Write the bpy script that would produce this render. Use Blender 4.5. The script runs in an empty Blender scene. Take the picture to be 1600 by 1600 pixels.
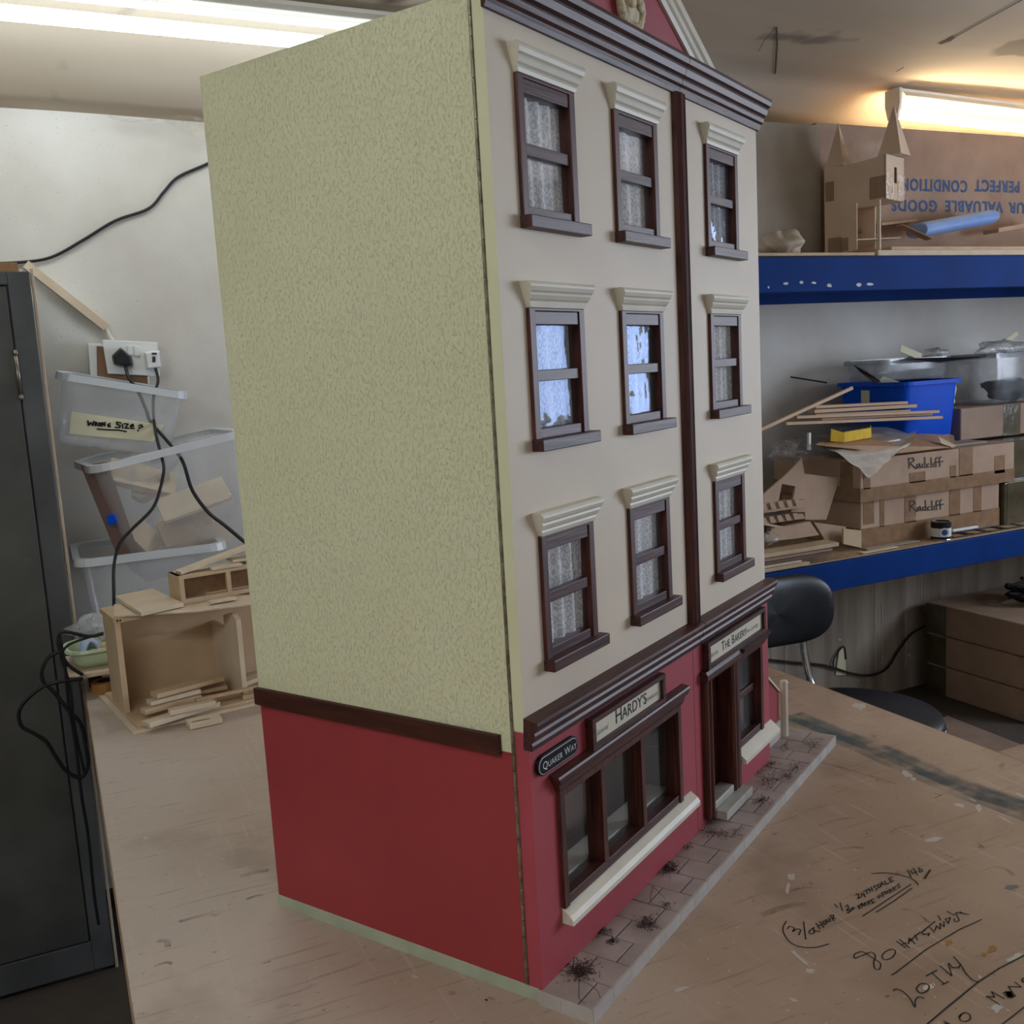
import bpy, math, random
from mathutils import Vector, Matrix
random.seed(11)
R = math.radians
scene = bpy.context.scene
COL = scene.collection

# ---------------------------------------------------------------- camera
CAM = Vector((-0.4260, -0.9202, 1.4997))
FPX = 1547.46
def rotz(a): return Matrix.Rotation(a, 3, 'Z')
MW = rotz(R(30.5 - 55.3445)) @ Matrix.Rotation(R(81.7725), 3, 'X') @ rotz(R(-3.2639))
cd = bpy.data.cameras.new('camera')
cam = bpy.data.objects.new('camera', cd)
COL.objects.link(cam)
cam.matrix_world = Matrix.Translation(CAM) @ MW.to_4x4()
cd.sensor_width = 36.0
cd.lens = 36.0 * FPX / 1600.0
cd.clip_start = 0.05
scene.camera = cam

# ---------------------------------------------------------------- world, daylight, exposure
world = bpy.data.worlds.new('sky'); scene.world = world
world.use_nodes = True
bgn = world.node_tree.nodes['Background']
bgn.inputs[0].default_value = (0.62, 0.78, 1.0, 1); bgn.inputs[1].default_value = 1.2
def area(name, loc, rot, sx, sy, power, color):
    l = bpy.data.lights.new(name, 'AREA'); l.shape = 'RECTANGLE'; l.size = sx; l.size_y = sy
    l.energy = power; l.color = color
    o = bpy.data.objects.new(name, l); COL.objects.link(o)
    o.location = loc; o.rotation_euler = rot
    return o
# sky seen through the workshop window in the right-hand wall
area('window_daylight', (4.62, -0.515, 1.62), (0, R(90), 0), 1.15, 2.47, 106, (0.74, 0.83, 1.0))
scene.view_settings.view_transform = 'Standard'
scene.view_settings.look = 'None'
scene.view_settings.gamma = 1.0
scene.view_settings.use_curve_mapping = False
scene.view_settings.exposure = 0.0
TUBE_COOL = 18.0
TUBE_WARM = 46.0
TUBE_FILL = 72.0  # strength of the added tube outside the view

# ---------------------------------------------------------------- helpers: pixel of the 1600 frame -> point on a plane of the room
def _ray(px, py): return MW @ Vector(((px-800)/FPX, -(py-800)/FPX, -1.0))
def PZ(px, py, z): d = _ray(px, py); return CAM + d*((z-CAM.z)/d.z)
def PY(px, py, y): d = _ray(px, py); return CAM + d*((y-CAM.y)/d.y)
def PX(px, py, x): d = _ray(px, py); return CAM + d*((x-CAM.x)/d.x)

def C(r, g, b):
    def f(c):
        c /= 255.0
        return c/12.92 if c <= 0.04045 else ((c+0.055)/1.055)**2.4
    return (f(r), f(g), f(b), 1.0)

# ---------------------------------------------------------------- materials
MATS = {}
def N(nt, t, **k):
    n = nt.nodes.new(t)
    for a, b in k.items():
        if a.startswith('i_'):
            n.inputs[a[2:].replace('_', ' ')].default_value = b
        else: setattr(n, a, b)
    return n
def mat(name, col, col2=None, rough=0.6, var=0.14, sc=10, st=(1, 1, 1), bump=0.0, bsc=80, bst=(1,1,1), metal=0, spec=0.4,
        coat=0, speck=None, speck_sc=90, speck_th=0.12, detail=5, emit=None, estr=0):
    m = bpy.data.materials.new(name); m.use_nodes = True
    nt = m.node_tree; L = nt.links
    b = nt.nodes['Principled BSDF']
    tc = N(nt, 'ShaderNodeTexCoord'); mp = N(nt, 'ShaderNodeMapping'); mp.inputs['Scale'].default_value = st
    L.new(tc.outputs['Object'], mp.inputs[0])
    nz = N(nt, 'ShaderNodeTexNoise'); nz.inputs['Scale'].default_value = sc; nz.inputs['Detail'].default_value = detail
    L.new(mp.outputs[0], nz.inputs['Vector'])
    rp = N(nt, 'ShaderNodeMapRange'); rp.inputs[1].default_value = 0.32; rp.inputs[2].default_value = 0.68
    L.new(nz.outputs['Fac'], rp.inputs[0])
    mx = N(nt, 'ShaderNodeMix', data_type='RGBA')
    if col2 is None: col2 = tuple(c*(1-var*1.6) for c in col[:3]) + (1,)
    mx.inputs[6].default_value = col; mx.inputs[7].default_value = col2
    L.new(rp.outputs[0], mx.inputs[0])
    out = mx.outputs[2]
    if speck:
        vo = N(nt, 'ShaderNodeTexNoise'); vo.inputs['Scale'].default_value = speck_sc; vo.inputs['Detail'].default_value = 3
        L.new(tc.outputs['Object'], vo.inputs['Vector'])
        lt = N(nt, 'ShaderNodeMapRange'); lt.inputs[1].default_value = 0.5+speck_th; lt.inputs[2].default_value = 0.5+speck_th+0.05
        L.new(vo.outputs['Fac'], lt.inputs[0])
        m2 = N(nt, 'ShaderNodeMix', data_type='RGBA'); m2.inputs[7].default_value = speck
        L.new(lt.outputs[0], m2.inputs[0]); L.new(out, m2.inputs[6]); out = m2.outputs[2]
    L.new(out, b.inputs['Base Color'])
    b.inputs['Roughness'].default_value = rough; b.inputs['Metallic'].default_value = metal
    b.inputs['Specular IOR Level'].default_value = spec
    b.inputs['Coat Weight'].default_value = coat
    if bump:
        bm = N(nt, 'ShaderNodeMapping'); bm.inputs['Scale'].default_value = bst
        L.new(tc.outputs['Object'], bm.inputs[0])
        n2 = N(nt, 'ShaderNodeTexNoise'); n2.inputs['Scale'].default_value = bsc; n2.inputs['Detail'].default_value = 4
        L.new(bm.outputs[0], n2.inputs['Vector'])
        bp = N(nt, 'ShaderNodeBump'); bp.inputs['Strength'].default_value = bump; bp.inputs['Distance'].default_value = 0.002
        L.new(n2.outputs['Fac'], bp.inputs['Height']); L.new(bp.outputs[0], b.inputs['Normal'])
    if emit:
        b.inputs['Emission Color'].default_value = emit; b.inputs['Emission Strength'].default_value = estr
    MATS[name] = m
    return m
def film(name, col, alpha, rough=0.1, crinkle=0.0, csc=25, gloss=0.5, noise_alpha=0.0, gcol=(1, 1, 1, 1)):
    """thin see-through plastic or glass: a body colour over the view behind, plus a glossy skin"""
    m = bpy.data.materials.new(name); m.use_nodes = True
    nt = m.node_tree; L = nt.links
    for n in list(nt.nodes): nt.nodes.remove(n)
    o = N(nt, 'ShaderNodeOutputMaterial')
    tr = N(nt, 'ShaderNodeBsdfTransparent'); df = N(nt, 'ShaderNodeBsdfDiffuse'); gl = N(nt, 'ShaderNodeBsdfGlossy')
    df.inputs[0].default_value = col; gl.inputs[1].default_value = rough if 'Roughness' not in gl.inputs else rough
    gl.inputs['Roughness'].default_value = rough; gl.inputs['Color'].default_value = gcol
    m1 = N(nt, 'ShaderNodeMixShader'); m1.inputs[0].default_value = alpha
    L.new(tr.outputs[0], m1.inputs[1]); L.new(df.outputs[0], m1.inputs[2])
    tc = N(nt, 'ShaderNodeTexCoord')
    nz = N(nt, 'ShaderNodeTexNoise'); nz.inputs['Scale'].default_value = csc; nz.inputs['Detail'].default_value = 2.5
    L.new(tc.outputs['Object'], nz.inputs['Vector'])
    if noise_alpha:
        mr = N(nt, 'ShaderNodeMapRange'); mr.inputs[1].default_value = .3; mr.inputs[2].default_value = .7
        mr.inputs[3].default_value = max(0, alpha-noise_alpha); mr.inputs[4].default_value = min(1, alpha+noise_alpha)
        L.new(nz.outputs['Fac'], mr.inputs[0]); L.new(mr.outputs[0], m1.inputs[0])
    lw = N(nt, 'ShaderNodeLayerWeight'); lw.inputs[0].default_value = 0.5
    pw = N(nt, 'ShaderNodeMath', operation='POWER'); pw.inputs[1].default_value = 4.0
    L.new(lw.outputs['Facing'], pw.inputs[0])
    mul = N(nt, 'ShaderNodeMath', operation='MULTIPLY_ADD', use_clamp=True); mul.inputs[1].default_value = gloss*.9; mul.inputs[2].default_value = gloss*.06
    L.new(pw.outputs[0], mul.inputs[0])
    m2 = N(nt, 'ShaderNodeMixShader')
    L.new(mul.outputs[0], m2.inputs[0]); L.new(m1.outputs[0], m2.inputs[1]); L.new(gl.outputs[0], m2.inputs[2])
    if crinkle:
        bp = N(nt, 'ShaderNodeBump'); bp.inputs['Strength'].default_value = crinkle; bp.inputs['Distance'].default_value = 0.02
        L.new(nz.outputs['Fac'], bp.inputs['Height']); L.new(bp.outputs[0], gl.inputs['Normal'])
    L.new(m2.outputs[0], o.inputs[0])
    MATS[name] = m
    return m
def plain_emit(name, col, s):
    m = bpy.data.materials.new(name); m.use_nodes = True
    nt = m.node_tree
    for n in list(nt.nodes): nt.nodes.remove(n)
    o = N(nt, 'ShaderNodeOutputMaterial'); e = N(nt, 'ShaderNodeEmission')
    e.inputs[0].default_value = col; e.inputs[1].default_value = s
    nt.links.new(e.outputs[0], o.inputs[0]); MATS[name] = m
    return m

# ---------------------------------------------------------------- mesh building
def wmat(o):
    m = o.matrix_basis.copy()
    while o.parent: o = o.parent; m = o.matrix_basis @ m
    return m
def tag(o, label=None, cat=None, group=None, kind=None):
    if label: o['label'] = label
    if cat: o['category'] = cat
    if group: o['group'] = group
    if kind: o['kind'] = kind
    return o
def thing(name, label, cat, loc=(0, 0, 0), rz=0.0, group=None, mtx=None):
    o = bpy.data.objects.new(name, None); COL.objects.link(o)
    o.empty_display_size = 0.05
    o.matrix_basis = mtx if mtx is not None else Matrix.Translation(Vector(loc)) @ Matrix.Rotation(rz, 4, 'Z')
    return tag(o, label, cat, group)
class MB:
    def __init__(s): s.v = []; s.f = []
    def add(s, vs, fs, M=None):
        k = len(s.v)
        s.v += [M @ Vector(v) if M is not None else Vector(v) for v in vs]
        s.f += [tuple(i+k for i in f) for f in fs]
        return s
    def box(s, x0, x1, y0, y1, z0, z1, M=None):
        return s.add([(x0,y0,z0),(x1,y0,z0),(x1,y1,z0),(x0,y1,z0),(x0,y0,z1),(x1,y0,z1),(x1,y1,z1),(x0,y1,z1)],
                     [(3,2,1,0),(4,5,6,7),(0,1,5,4),(1,2,6,5),(2,3,7,6),(3,0,4,7)], M)
    def beam(s, p0, p1, w, h, up=(0, 0, 1)):
        p0 = Vector(p0); p1 = Vector(p1); d = (p1-p0); L = d.length; d.normalize()
        side = d.cross(Vector(up)).normalized(); u = side.cross(d)
        M = Matrix((d, side, u)).transposed().to_4x4(); M.translation = p0
        return s.box(0, L, -w/2, w/2, -h/2, h/2, M)
    def loft(s, A, B, caps=True):
        n = len(A); k = len(s.v)
        s.v += [Vector(p) for p in A] + [Vector(p) for p in B]
        for i in range(n):
            j = (i+1) % n; s.f.append((k+i, k+j, k+n+j, k+n+i))
        if caps: s.f.append(tuple(k+i for i in reversed(range(n)))); s.f.append(tuple(k+n+i for i in range(n)))
        return s
    def slab(s, pts, t):
        pts = [Vector(p) for p in pts]
        n = Vector((0, 0, 0))
        for i in range(len(pts)):
            a, b = pts[i], pts[(i+1) % len(pts)]; n += a.cross(b)
        n.normalize()
        return s.loft([p - n*t for p in pts], pts)
    def prism(s, poly, a0, a1, ax='x', M=None):
        def q(p, a): return {'x': (a, p[0], p[1]), 'y': (p[0], a, p[1]), 'z': (p[0], p[1], a)}[ax]
        A = [Vector(q(p, a0)) for p in poly]; B = [Vector(q(p, a1)) for p in poly]
        if M is not None: A = [M @ p for p in A]; B = [M @ p for p in B]
        return s.loft(A, B)
    def tube(s, pts, r, n=7, caps=True):
        pts = [Vector(p) for p in pts]; k = len(s.v)
        ref = Vector((0.31, 0.22, 0.93))
        for i, p in enumerate(pts):
            t = (pts[min(i+1, len(pts)-1)] - pts[max(i-1, 0)]).normalized()
            a = t.cross(ref)
            if a.length < 1e-3: a = t.cross(Vector((1, 0, 0)))
            a.normalize(); b = t.cross(a); ref = b if False else ref
            rr = r[i] if isinstance(r, (list, tuple)) else r
            for q in range(n):
                an = 2*math.pi*q/n; s.v.append(p + (a*math.cos(an)+b*math.sin(an))*rr)
        for i in range(len(pts)-1):
            for q in range(n):
                w = (q+1) % n; s.f.append((k+i*n+q, k+i*n+w, k+(i+1)*n+w, k+(i+1)*n+q))
        if caps:
            s.f.append(tuple(k+q for q in reversed(range(n)))); e = k+(len(pts)-1)*n
            s.f.append(tuple(e+q for q in range(n)))
        return s
    def lathe(s, prof, n=24, M=None):
        k = len(s.v); vs = []
        for r, z in prof:
            for q in range(n):
                a = 2*math.pi*q/n; vs.append((r*math.cos(a), r*math.sin(a), z))
        fs = []
        for i in range(len(prof)-1):
            for q in range(n):
                w = (q+1) % n; fs.append((i*n+q, i*n+w, (i+1)*n+w, (i+1)*n+q))
        fs.append(tuple(reversed(range(n)))); fs.append(tuple((len(prof)-1)*n+q for q in range(n)))
        return s.add(vs, fs, M)
    def grid(s, fn, nu, nv, close_u=False):
        k = len(s.v)
        for j in range(nv+1):
            for i in range(nu+(0 if close_u else 1)):
                s.v.append(Vector(fn(i/nu, j/nv)))
        w = nu if close_u else nu+1
        for j in range(nv):
            for i in range(nu):
                a = k+j*w+i; b = k+j*w+(i+1) % w; s.f.append((a, b, b+w, a+w))
        return s
    def ribbon(s, pts, w, nrm, lift=0.0004):
        pts = [Vector(p) for p in pts]; nrm = Vector(nrm).normalized(); k = len(s.v)
        if len(pts) < 9:
            for a, b in zip(pts, pts[1:]):
                t = (b-a)
                if t.length < 1e-9: continue
                t.normalize(); sd = nrm.cross(t).normalized()*w/2; e = t*w*.3; k = len(s.v)
                s.v += [a-e+sd+nrm*lift, a-e-sd+nrm*lift, b+e-sd+nrm*lift, b+e+sd+nrm*lift]; s.f.append((k, k+1, k+2, k+3))
            return s
        for i, p in enumerate(pts):
            t = (pts[min(i+1, len(pts)-1)] - pts[max(i-1, 0)])
            sd = nrm.cross(t)
            if sd.length < 1e-9: sd = Vector((1, 0, 0))
            sd.normalize(); s.v += [p+sd*w/2+nrm*lift, p-sd*w/2+nrm*lift]
        for i in range(len(pts)-1): s.f.append((k+2*i, k+2*i+1, k+2*i+3, k+2*i+2))
        return s
    def weld(s):
        d = {}; nv = []; mp = []
        for v in s.v:
            k = (round(v.x, 6), round(v.y, 6), round(v.z, 6))
            if k not in d: d[k] = len(nv); nv.append(v)
            mp.append(d[k])
        s.v = nv; s.f = [tuple(mp[i] for i in f) for f in s.f]
    def build(s, name, m, parent=None, world=False, smooth=False, bevel=0.0, bseg=2, origin=False, solid=0.0, weld=False):
        if weld: s.weld()
        vs = s.v; loc = Vector((0, 0, 0))
        if parent is not None and world:
            inv = wmat(parent).inverted(); vs = [inv @ v for v in vs]
        if origin:
            xs = [v.x for v in vs]; ys = [v.y for v in vs]; zs = [v.z for v in vs]
            loc = Vector(((min(xs)+max(xs))/2, (min(ys)+max(ys))/2, min(zs))); vs = [v-loc for v in vs]
        me = bpy.data.meshes.new(name); me.from_pydata([tuple(v) for v in vs], [], s.f); me.update()
        o = bpy.data.objects.new(name, me); COL.objects.link(o)
        o.location = loc
        if parent is not None: o.parent = parent
        me.materials.append(MATS[m] if isinstance(m, str) else m)
        if smooth:
            for p in me.polygons: p.use_smooth = True
        if bevel:
            b = o.modifiers.new('bevel', 'BEVEL'); b.width = bevel; b.segments = bseg; b.limit_method = 'ANGLE'
        if solid:
            b = o.modifiers.new('solid', 'SOLIDIFY'); b.thickness = solid; b.offset = 0
        return o
def spline(pts, k=6):
    pts = [Vector(p) for p in pts]; out = []
    P = [pts[0]] + pts + [pts[-1]]
    for i in range(1, len(P)-2):
        a, b, c, d = P[i-1], P[i], P[i+1], P[i+2]
        for j in range(k):
            t = j/k
            out.append(0.5*((2*b)+(c-a)*t+(2*a-5*b+4*c-d)*t*t+(3*b-a-3*c+d)*t**3))
    out.append(pts[-1]); return out
def box1(name, m, lim, label, cat, group=None, bevel=0.0015, kind=None):
    o = MB().box(*lim).build(name, m, bevel=bevel, origin=True)
    return tag(o, label, cat, group, kind)
def text_mb(body, size, M, spacing=1.0, shear=0.0, bold=0.0, align='LEFT'):
    cu = bpy.data.curves.new('txt', 'FONT'); cu.body = body; cu.size = size; cu.shear = shear
    cu.space_character = spacing; cu.align_x = align; cu.offset = bold; cu.resolution_u = 3
    o = bpy.data.objects.new('txt', cu); COL.objects.link(o)
    dg = bpy.context.evaluated_depsgraph_get()
    me = bpy.data.meshes.new_from_object(o.evaluated_get(dg))
    mb = MB()
    mb.add([v.co for v in me.vertices], [tuple(p.vertices) for p in me.polygons], M)
    w = max([v.co.x for v in me.vertices] or [0])
    bpy.data.objects.remove(o); bpy.data.curves.remove(cu); bpy.data.meshes.remove(me)
    return mb, w

# ---------------------------------------------------------------- palette
mat('wall_white', C(222, 220, 214), C(194, 189, 180), rough=0.85, sc=2.2, bump=0.5, bsc=16, speck=C(190, 176, 152), speck_sc=150, speck_th=0.15)
mat('ceiling_plaster', C(218, 206, 188), C(190, 174, 152), rough=0.85, sc=0.9, bump=0.3, bsc=5, st=(0.5, 1.6, 1), speck=C(150, 138, 126), speck_sc=2.6, speck_th=0.13)
mat('floor_concrete', C(92, 82, 72), C(62, 56, 50), rough=0.9, sc=2.0, bump=0.3, speck=C(140, 130, 118), speck_sc=26, speck_th=0.21)
mat('bench_board', C(186, 163, 144), C(158, 133, 112), rough=0.5, sc=3.2, bump=0.08, bsc=60, spec=0.4, detail=9, speck=C(132, 106, 86), speck_sc=34, speck_th=0.2)
mat('bench_edge', C(150, 120, 92), rough=0.7)
mat('steel_dark', C(96, 98, 100), C(72, 73, 75), rough=0.45, metal=0.2, sc=5, detail=8)
mat('steel_door', C(94, 94, 90), C(66, 67, 66), rough=0.5, metal=0.2, sc=4, detail=8, speck=C(110, 92, 66), speck_sc=7, speck_th=0.2)
mat('steel_worn', C(150, 142, 128), rough=0.35, metal=0.8)
mat('stucco_cream', C(226, 226, 190), C(221, 220, 182), rough=0.7, sc=5, spec=0.35, bump=0.0)
mat('cream_paint', C(226, 213, 192), C(221, 207, 186), rough=0.55, sc=6, bump=0.08, bsc=350)
mat('cream_trim', C(226, 221, 204), C(216, 210, 192), rough=0.45, sc=20, bump=0.03)
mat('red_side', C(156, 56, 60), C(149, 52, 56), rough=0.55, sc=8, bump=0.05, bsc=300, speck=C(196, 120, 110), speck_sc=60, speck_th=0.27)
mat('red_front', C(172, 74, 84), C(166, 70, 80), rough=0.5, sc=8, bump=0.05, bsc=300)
mat('mahogany', C(98, 50, 40), C(50, 24, 21), rough=0.45, sc=240, st=(1, 1, 0.06), spec=0.4, bump=0.15, bsc=160, bst=(1, 1, 0.1))
mat('mahogany_x', C(86, 44, 38), C(42, 20, 20), rough=0.45, sc=240, st=(0.06, 1, 1), spec=0.45, bump=0.18, bsc=160, bst=(0.1, 1, 1))
mat('cream_side', C(226, 226, 190), C(221, 220, 182), rough=0.6, sc=8)
mat('mahogany_y', C(82, 40, 26), C(44, 21, 15), rough=0.5, sc=150, st=(1, 0.06, 1), spec=0.3)
mat('brass_old', C(150, 140, 116), C(92, 84, 66), rough=0.4, metal=0.35, sc=90)
mat('base_green', C(176, 184, 162), C(160, 168, 146), rough=0.6, sc=25)
mat('flagstone', C(176, 162, 156), C(150, 136, 130), rough=0.6, sc=16, bump=0.12, bsc=180)
mat('flag_joint', C(44, 38, 36), rough=0.9)
mat('kerb', C(190, 184, 178), C(172, 166, 160), rough=0.6, sc=30)
mat('moss', C(70, 44, 36), C(38, 24, 22), rough=0.95, sc=120)
mat('step_paint', C(186, 184, 174), C(160, 158, 148), rough=0.4, sc=30, speck=C(110, 90, 60), speck_sc=90, speck_th=0.2)
mat('sign_cream', C(226, 220, 200), rough=0.4, var=0.03)
mat('ink', C(34, 34, 36), rough=0.5, var=0.05)
mat('ink_pale', C(150, 150, 146), rough=0.5, var=0.05)
mat('plate_black', C(12, 14, 18), rough=0.5, spec=0.2, var=0.1)
mat('plate_white', C(220, 222, 224), rough=0.4, var=0.02)
mat('marker', C(30, 26, 24), rough=0.6, var=0.1)
mat('ornament', C(214, 200, 166), C(196, 180, 146), rough=0.6, sc=60, bump=0.3, bsc=120)
mat('room_cream', C(236, 224, 170), rough=0.8, var=0.05)
mat('room_brown', C(116, 92, 80), rough=0.8, var=0.1)
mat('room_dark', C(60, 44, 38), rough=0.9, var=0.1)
mat('room_rose', C(176, 138, 140), C(120, 96, 104), rough=0.8, sc=18)
mat('ledge_white', C(214, 216, 214), rough=0.6, var=0.05)
mat('mdf', C(202, 178, 146), C(188, 163, 131), rough=0.75, sc=14, detail=6)
mat('mdf_pale', C(216, 199, 174), C(202, 184, 158), rough=0.75, sc=14, detail=6)
mat('mdf_edge', C(166, 126, 88), rough=0.8, var=0.15, sc=60)
mat('pine', C(206, 176, 144), C(184, 152, 120), rough=0.65, sc=18, st=(0.1, 1, 1))
mat('cardboard', C(184, 156, 132), C(168, 140, 118), rough=0.8, sc=9, st=(1, 1, 1), bump=0.1, bsc=50, bst=(6, 1, 1))
mat('cardboard_dim', C(164, 140, 122), C(148, 124, 108), rough=0.8, sc=9)
mat('castle_card', C(214, 190, 166), C(200, 176, 152), rough=0.8, sc=9)
mat('cardboard_grey', C(170, 158, 142), C(150, 138, 122), rough=0.85, sc=6, bump=0.8, bsc=120, bst=(1, 0.1, 1))
mat('parcel_tape', C(152, 120, 92), C(134, 104, 78), rough=0.18, spec=0.6, sc=30, bump=0.2, bsc=40)
mat('parcel_tape_dark', C(92, 84, 62), C(70, 62, 46), rough=0.15, spec=0.7, sc=14, bump=0.5, bsc=30)
mat('rack_blue', C(4, 54, 126), C(4, 47, 112), rough=0.6, sc=6, spec=0.08)
mat('chipped', C(200, 206, 210), rough=0.6)
mat('chipboard', C(186, 160, 124), C(160, 132, 98), rough=0.8, sc=50)
mat('print_blue', C(44, 78, 128), C(58, 88, 130), rough=0.7, sc=60)
mat('crate_blue', C(4, 84, 216), C(4, 76, 200), rough=0.5, sc=6, spec=0.15)
mat('foam_blue', C(140, 174, 228), C(110, 150, 216), rough=0.6, sc=5)
mat('vinyl_black', C(22, 25, 30), C(16, 18, 22), rough=0.42, sc=30, bump=0.08, bsc=300)
mat('chrome', C(210, 212, 214), rough=0.12, metal=1.0, var=0.02)
mat('plastic_white', C(226, 228, 226), rough=0.35, var=0.03)
mat('socket_grime', C(150, 112, 84), rough=0.8, var=0.2)
mat('rubber', C(26, 28, 34), rough=0.45, var=0.1)
mat('cable_white', C(206, 208, 210), rough=0.4)
mat('light_metal', C(226, 226, 218), rough=0.4, var=0.04)
mat('yellow_foam', C(226, 186, 40), C(206, 166, 30), rough=0.7, sc=30)
mat('dark_grey', C(52, 54, 56), rough=0.7)
mat('tray_green', C(206, 222, 186), rough=0.45, var=0.05)
mat('cloth_blue', C(150, 176, 222), C(236, 240, 246), rough=0.9, sc=26)
mat('bread', C(206, 160, 100), C(232, 206, 160), rough=0.8, sc=40)
mat('paper_kraft', C(182, 146, 112), C(166, 130, 98), rough=0.7, sc=8)
mat('label_paper', C(224, 220, 188), rough=0.7, var=0.05)
mat('paint_white', C(206, 200, 190), rough=0.6, var=0.1)
mat('paint_blue', C(96, 112, 126), C(120, 122, 120), rough=0.6, sc=30)
mat('paint_ochre', C(176, 124, 60), rough=0.6)
mat('tin_black', C(30, 30, 32), rough=0.3)
mat('crack', C(96, 86, 74), rough=0.9)
mat('dust_web', C(150, 140, 124), rough=0.9)
plain_emit('tube_cool', (0.90, 0.98, 1.0, 1), TUBE_COOL)
plain_emit('tube_warm', (1.0, 0.80, 0.50, 1), TUBE_WARM)
plain_emit('tube_fill', (0.94, 0.98, 1.0, 1), TUBE_FILL)
film('bin_plastic', C(222, 226, 230), 0.30, rough=0.2, gloss=0.5, noise_alpha=0.05, csc=6)
film('bin_rim', C(228, 234, 238), 0.62, rough=0.25, gloss=0.5)
film('tub_plastic', C(150, 156, 164), 0.34, rough=0.15, gloss=0.6, noise_alpha=0.15, csc=14)
film('poly_bag', C(220, 224, 228), 0.30, rough=0.12, gloss=0.9, crinkle=0.6, csc=40, noise_alpha=0.2)
film('tissue', C(206, 190, 170), 0.72, rough=0.4, gloss=0.3, crinkle=0.3, csc=40)
film('glass_clean', C(120, 124, 120), 0.04, rough=0.03, gloss=0.3, crinkle=0.02, csc=8)
film('acetate', C(200, 205, 210), 0.06, rough=0.03, gloss=0.5, crinkle=0.015, csc=10)
film('acetate_wavy', C(200, 205, 210), 0.06, rough=0.06, gloss=1.0, crinkle=0.2, csc=20, gcol=(.15, .20, .31, 1))
film('tape_clear', C(170, 130, 96), 0.5, rough=0.1, gloss=1.0, crinkle=0.5, csc=90)
film('cobweb', C(190, 180, 160), 0.22, rough=0.6, gloss=0.0, noise_alpha=0.2, csc=30)
film('smear_blue', C(112, 124, 126), 0.12, rough=0.6, gloss=0.0, noise_alpha=0.3, csc=22)
film('smear_dark', C(110, 88, 70), 0.05, rough=0.6, gloss=0.0, noise_alpha=0.32, csc=50)

# relief of the stippled render on the model's side wall
def stucco():
    m = MATS['stucco_cream']; nt = m.node_tree; L = nt.links; b = nt.nodes['Principled BSDF']
    tc = N(nt, 'ShaderNodeTexCoord'); mp = N(nt, 'ShaderNodeMapping'); mp.inputs['Scale'].default_value = (1, 1.5, 0.8)
    L.new(tc.outputs['Object'], mp.inputs[0])
    n1 = N(nt, 'ShaderNodeTexNoise'); n1.inputs['Scale'].default_value = 250; n1.inputs['Detail'].default_value = 5; n1.inputs['Distortion'].default_value = 0.8
    L.new(mp.outputs[0], n1.inputs['Vector'])
    r = N(nt, 'ShaderNodeMapRange'); r.inputs[1].default_value = 0.5; r.inputs[2].default_value = 0.85; r.interpolation_type = 'SMOOTHSTEP'
    L.new(n1.outputs['Fac'], r.inputs[0])
    bp = N(nt, 'ShaderNodeBump'); bp.inputs['Strength'].default_value = 0.62; bp.inputs['Distance'].default_value = 0.003
    L.new(r.outputs[0], bp.inputs['Height']); L.new(bp.outputs[0], b.inputs['Normal'])
stucco()
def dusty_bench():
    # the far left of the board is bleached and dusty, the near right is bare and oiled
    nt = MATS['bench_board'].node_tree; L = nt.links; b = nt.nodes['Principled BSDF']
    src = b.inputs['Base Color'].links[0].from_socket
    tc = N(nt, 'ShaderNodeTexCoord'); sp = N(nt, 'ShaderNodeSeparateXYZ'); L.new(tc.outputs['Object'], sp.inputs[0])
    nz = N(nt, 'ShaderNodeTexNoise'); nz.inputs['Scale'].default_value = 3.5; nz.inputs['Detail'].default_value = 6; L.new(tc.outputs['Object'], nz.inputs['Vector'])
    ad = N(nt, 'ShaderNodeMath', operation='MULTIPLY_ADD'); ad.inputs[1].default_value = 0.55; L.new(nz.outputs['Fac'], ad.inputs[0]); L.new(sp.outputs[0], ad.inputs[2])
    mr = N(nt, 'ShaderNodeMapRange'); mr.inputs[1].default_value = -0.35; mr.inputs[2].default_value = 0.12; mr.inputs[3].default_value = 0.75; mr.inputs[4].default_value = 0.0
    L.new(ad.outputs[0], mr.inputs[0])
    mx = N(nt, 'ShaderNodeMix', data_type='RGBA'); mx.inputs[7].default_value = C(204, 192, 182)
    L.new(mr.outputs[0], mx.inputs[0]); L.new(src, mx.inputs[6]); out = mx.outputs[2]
    # scratches in two directions, grime blotches and pale flecks
    for rz, st, sc, lo, hi, col, k in ((0.5, (1, 14, 1), 9, .60, .70, C(112, 86, 68), .32), (-0.9, (16, 1, 1), 7, .62, .70, C(210, 196, 182), .25), (0.2, (1, 1, 1), 7, .55, .75, C(118, 92, 74), .45),
                                       (0.0, (1, 1, 1), 130, .70, .74, C(220, 212, 200), .8), (0.3, (1, 3, 1), 60, .68, .73, C(92, 70, 56), .7)):
        mp = N(nt, 'ShaderNodeMapping'); mp.inputs['Rotation'].default_value = (0, 0, rz); mp.inputs['Scale'].default_value = st
        L.new(tc.outputs['Object'], mp.inputs[0])
        n2 = N(nt, 'ShaderNodeTexNoise'); n2.inputs['Scale'].default_value = sc; n2.inputs['Detail'].default_value = 4; L.new(mp.outputs[0], n2.inputs['Vector'])
        r2 = N(nt, 'ShaderNodeMapRange'); r2.inputs[1].default_value = lo; r2.inputs[2].default_value = hi; r2.inputs[4].default_value = k; L.new(n2.outputs['Fac'], r2.inputs[0])
        m3 = N(nt, 'ShaderNodeMix', data_type='RGBA'); m3.inputs[7].default_value = col; L.new(r2.outputs[0], m3.inputs[0]); L.new(out, m3.inputs[6]); out = m3.outputs[2]
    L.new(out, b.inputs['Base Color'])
dusty_bench()
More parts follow.
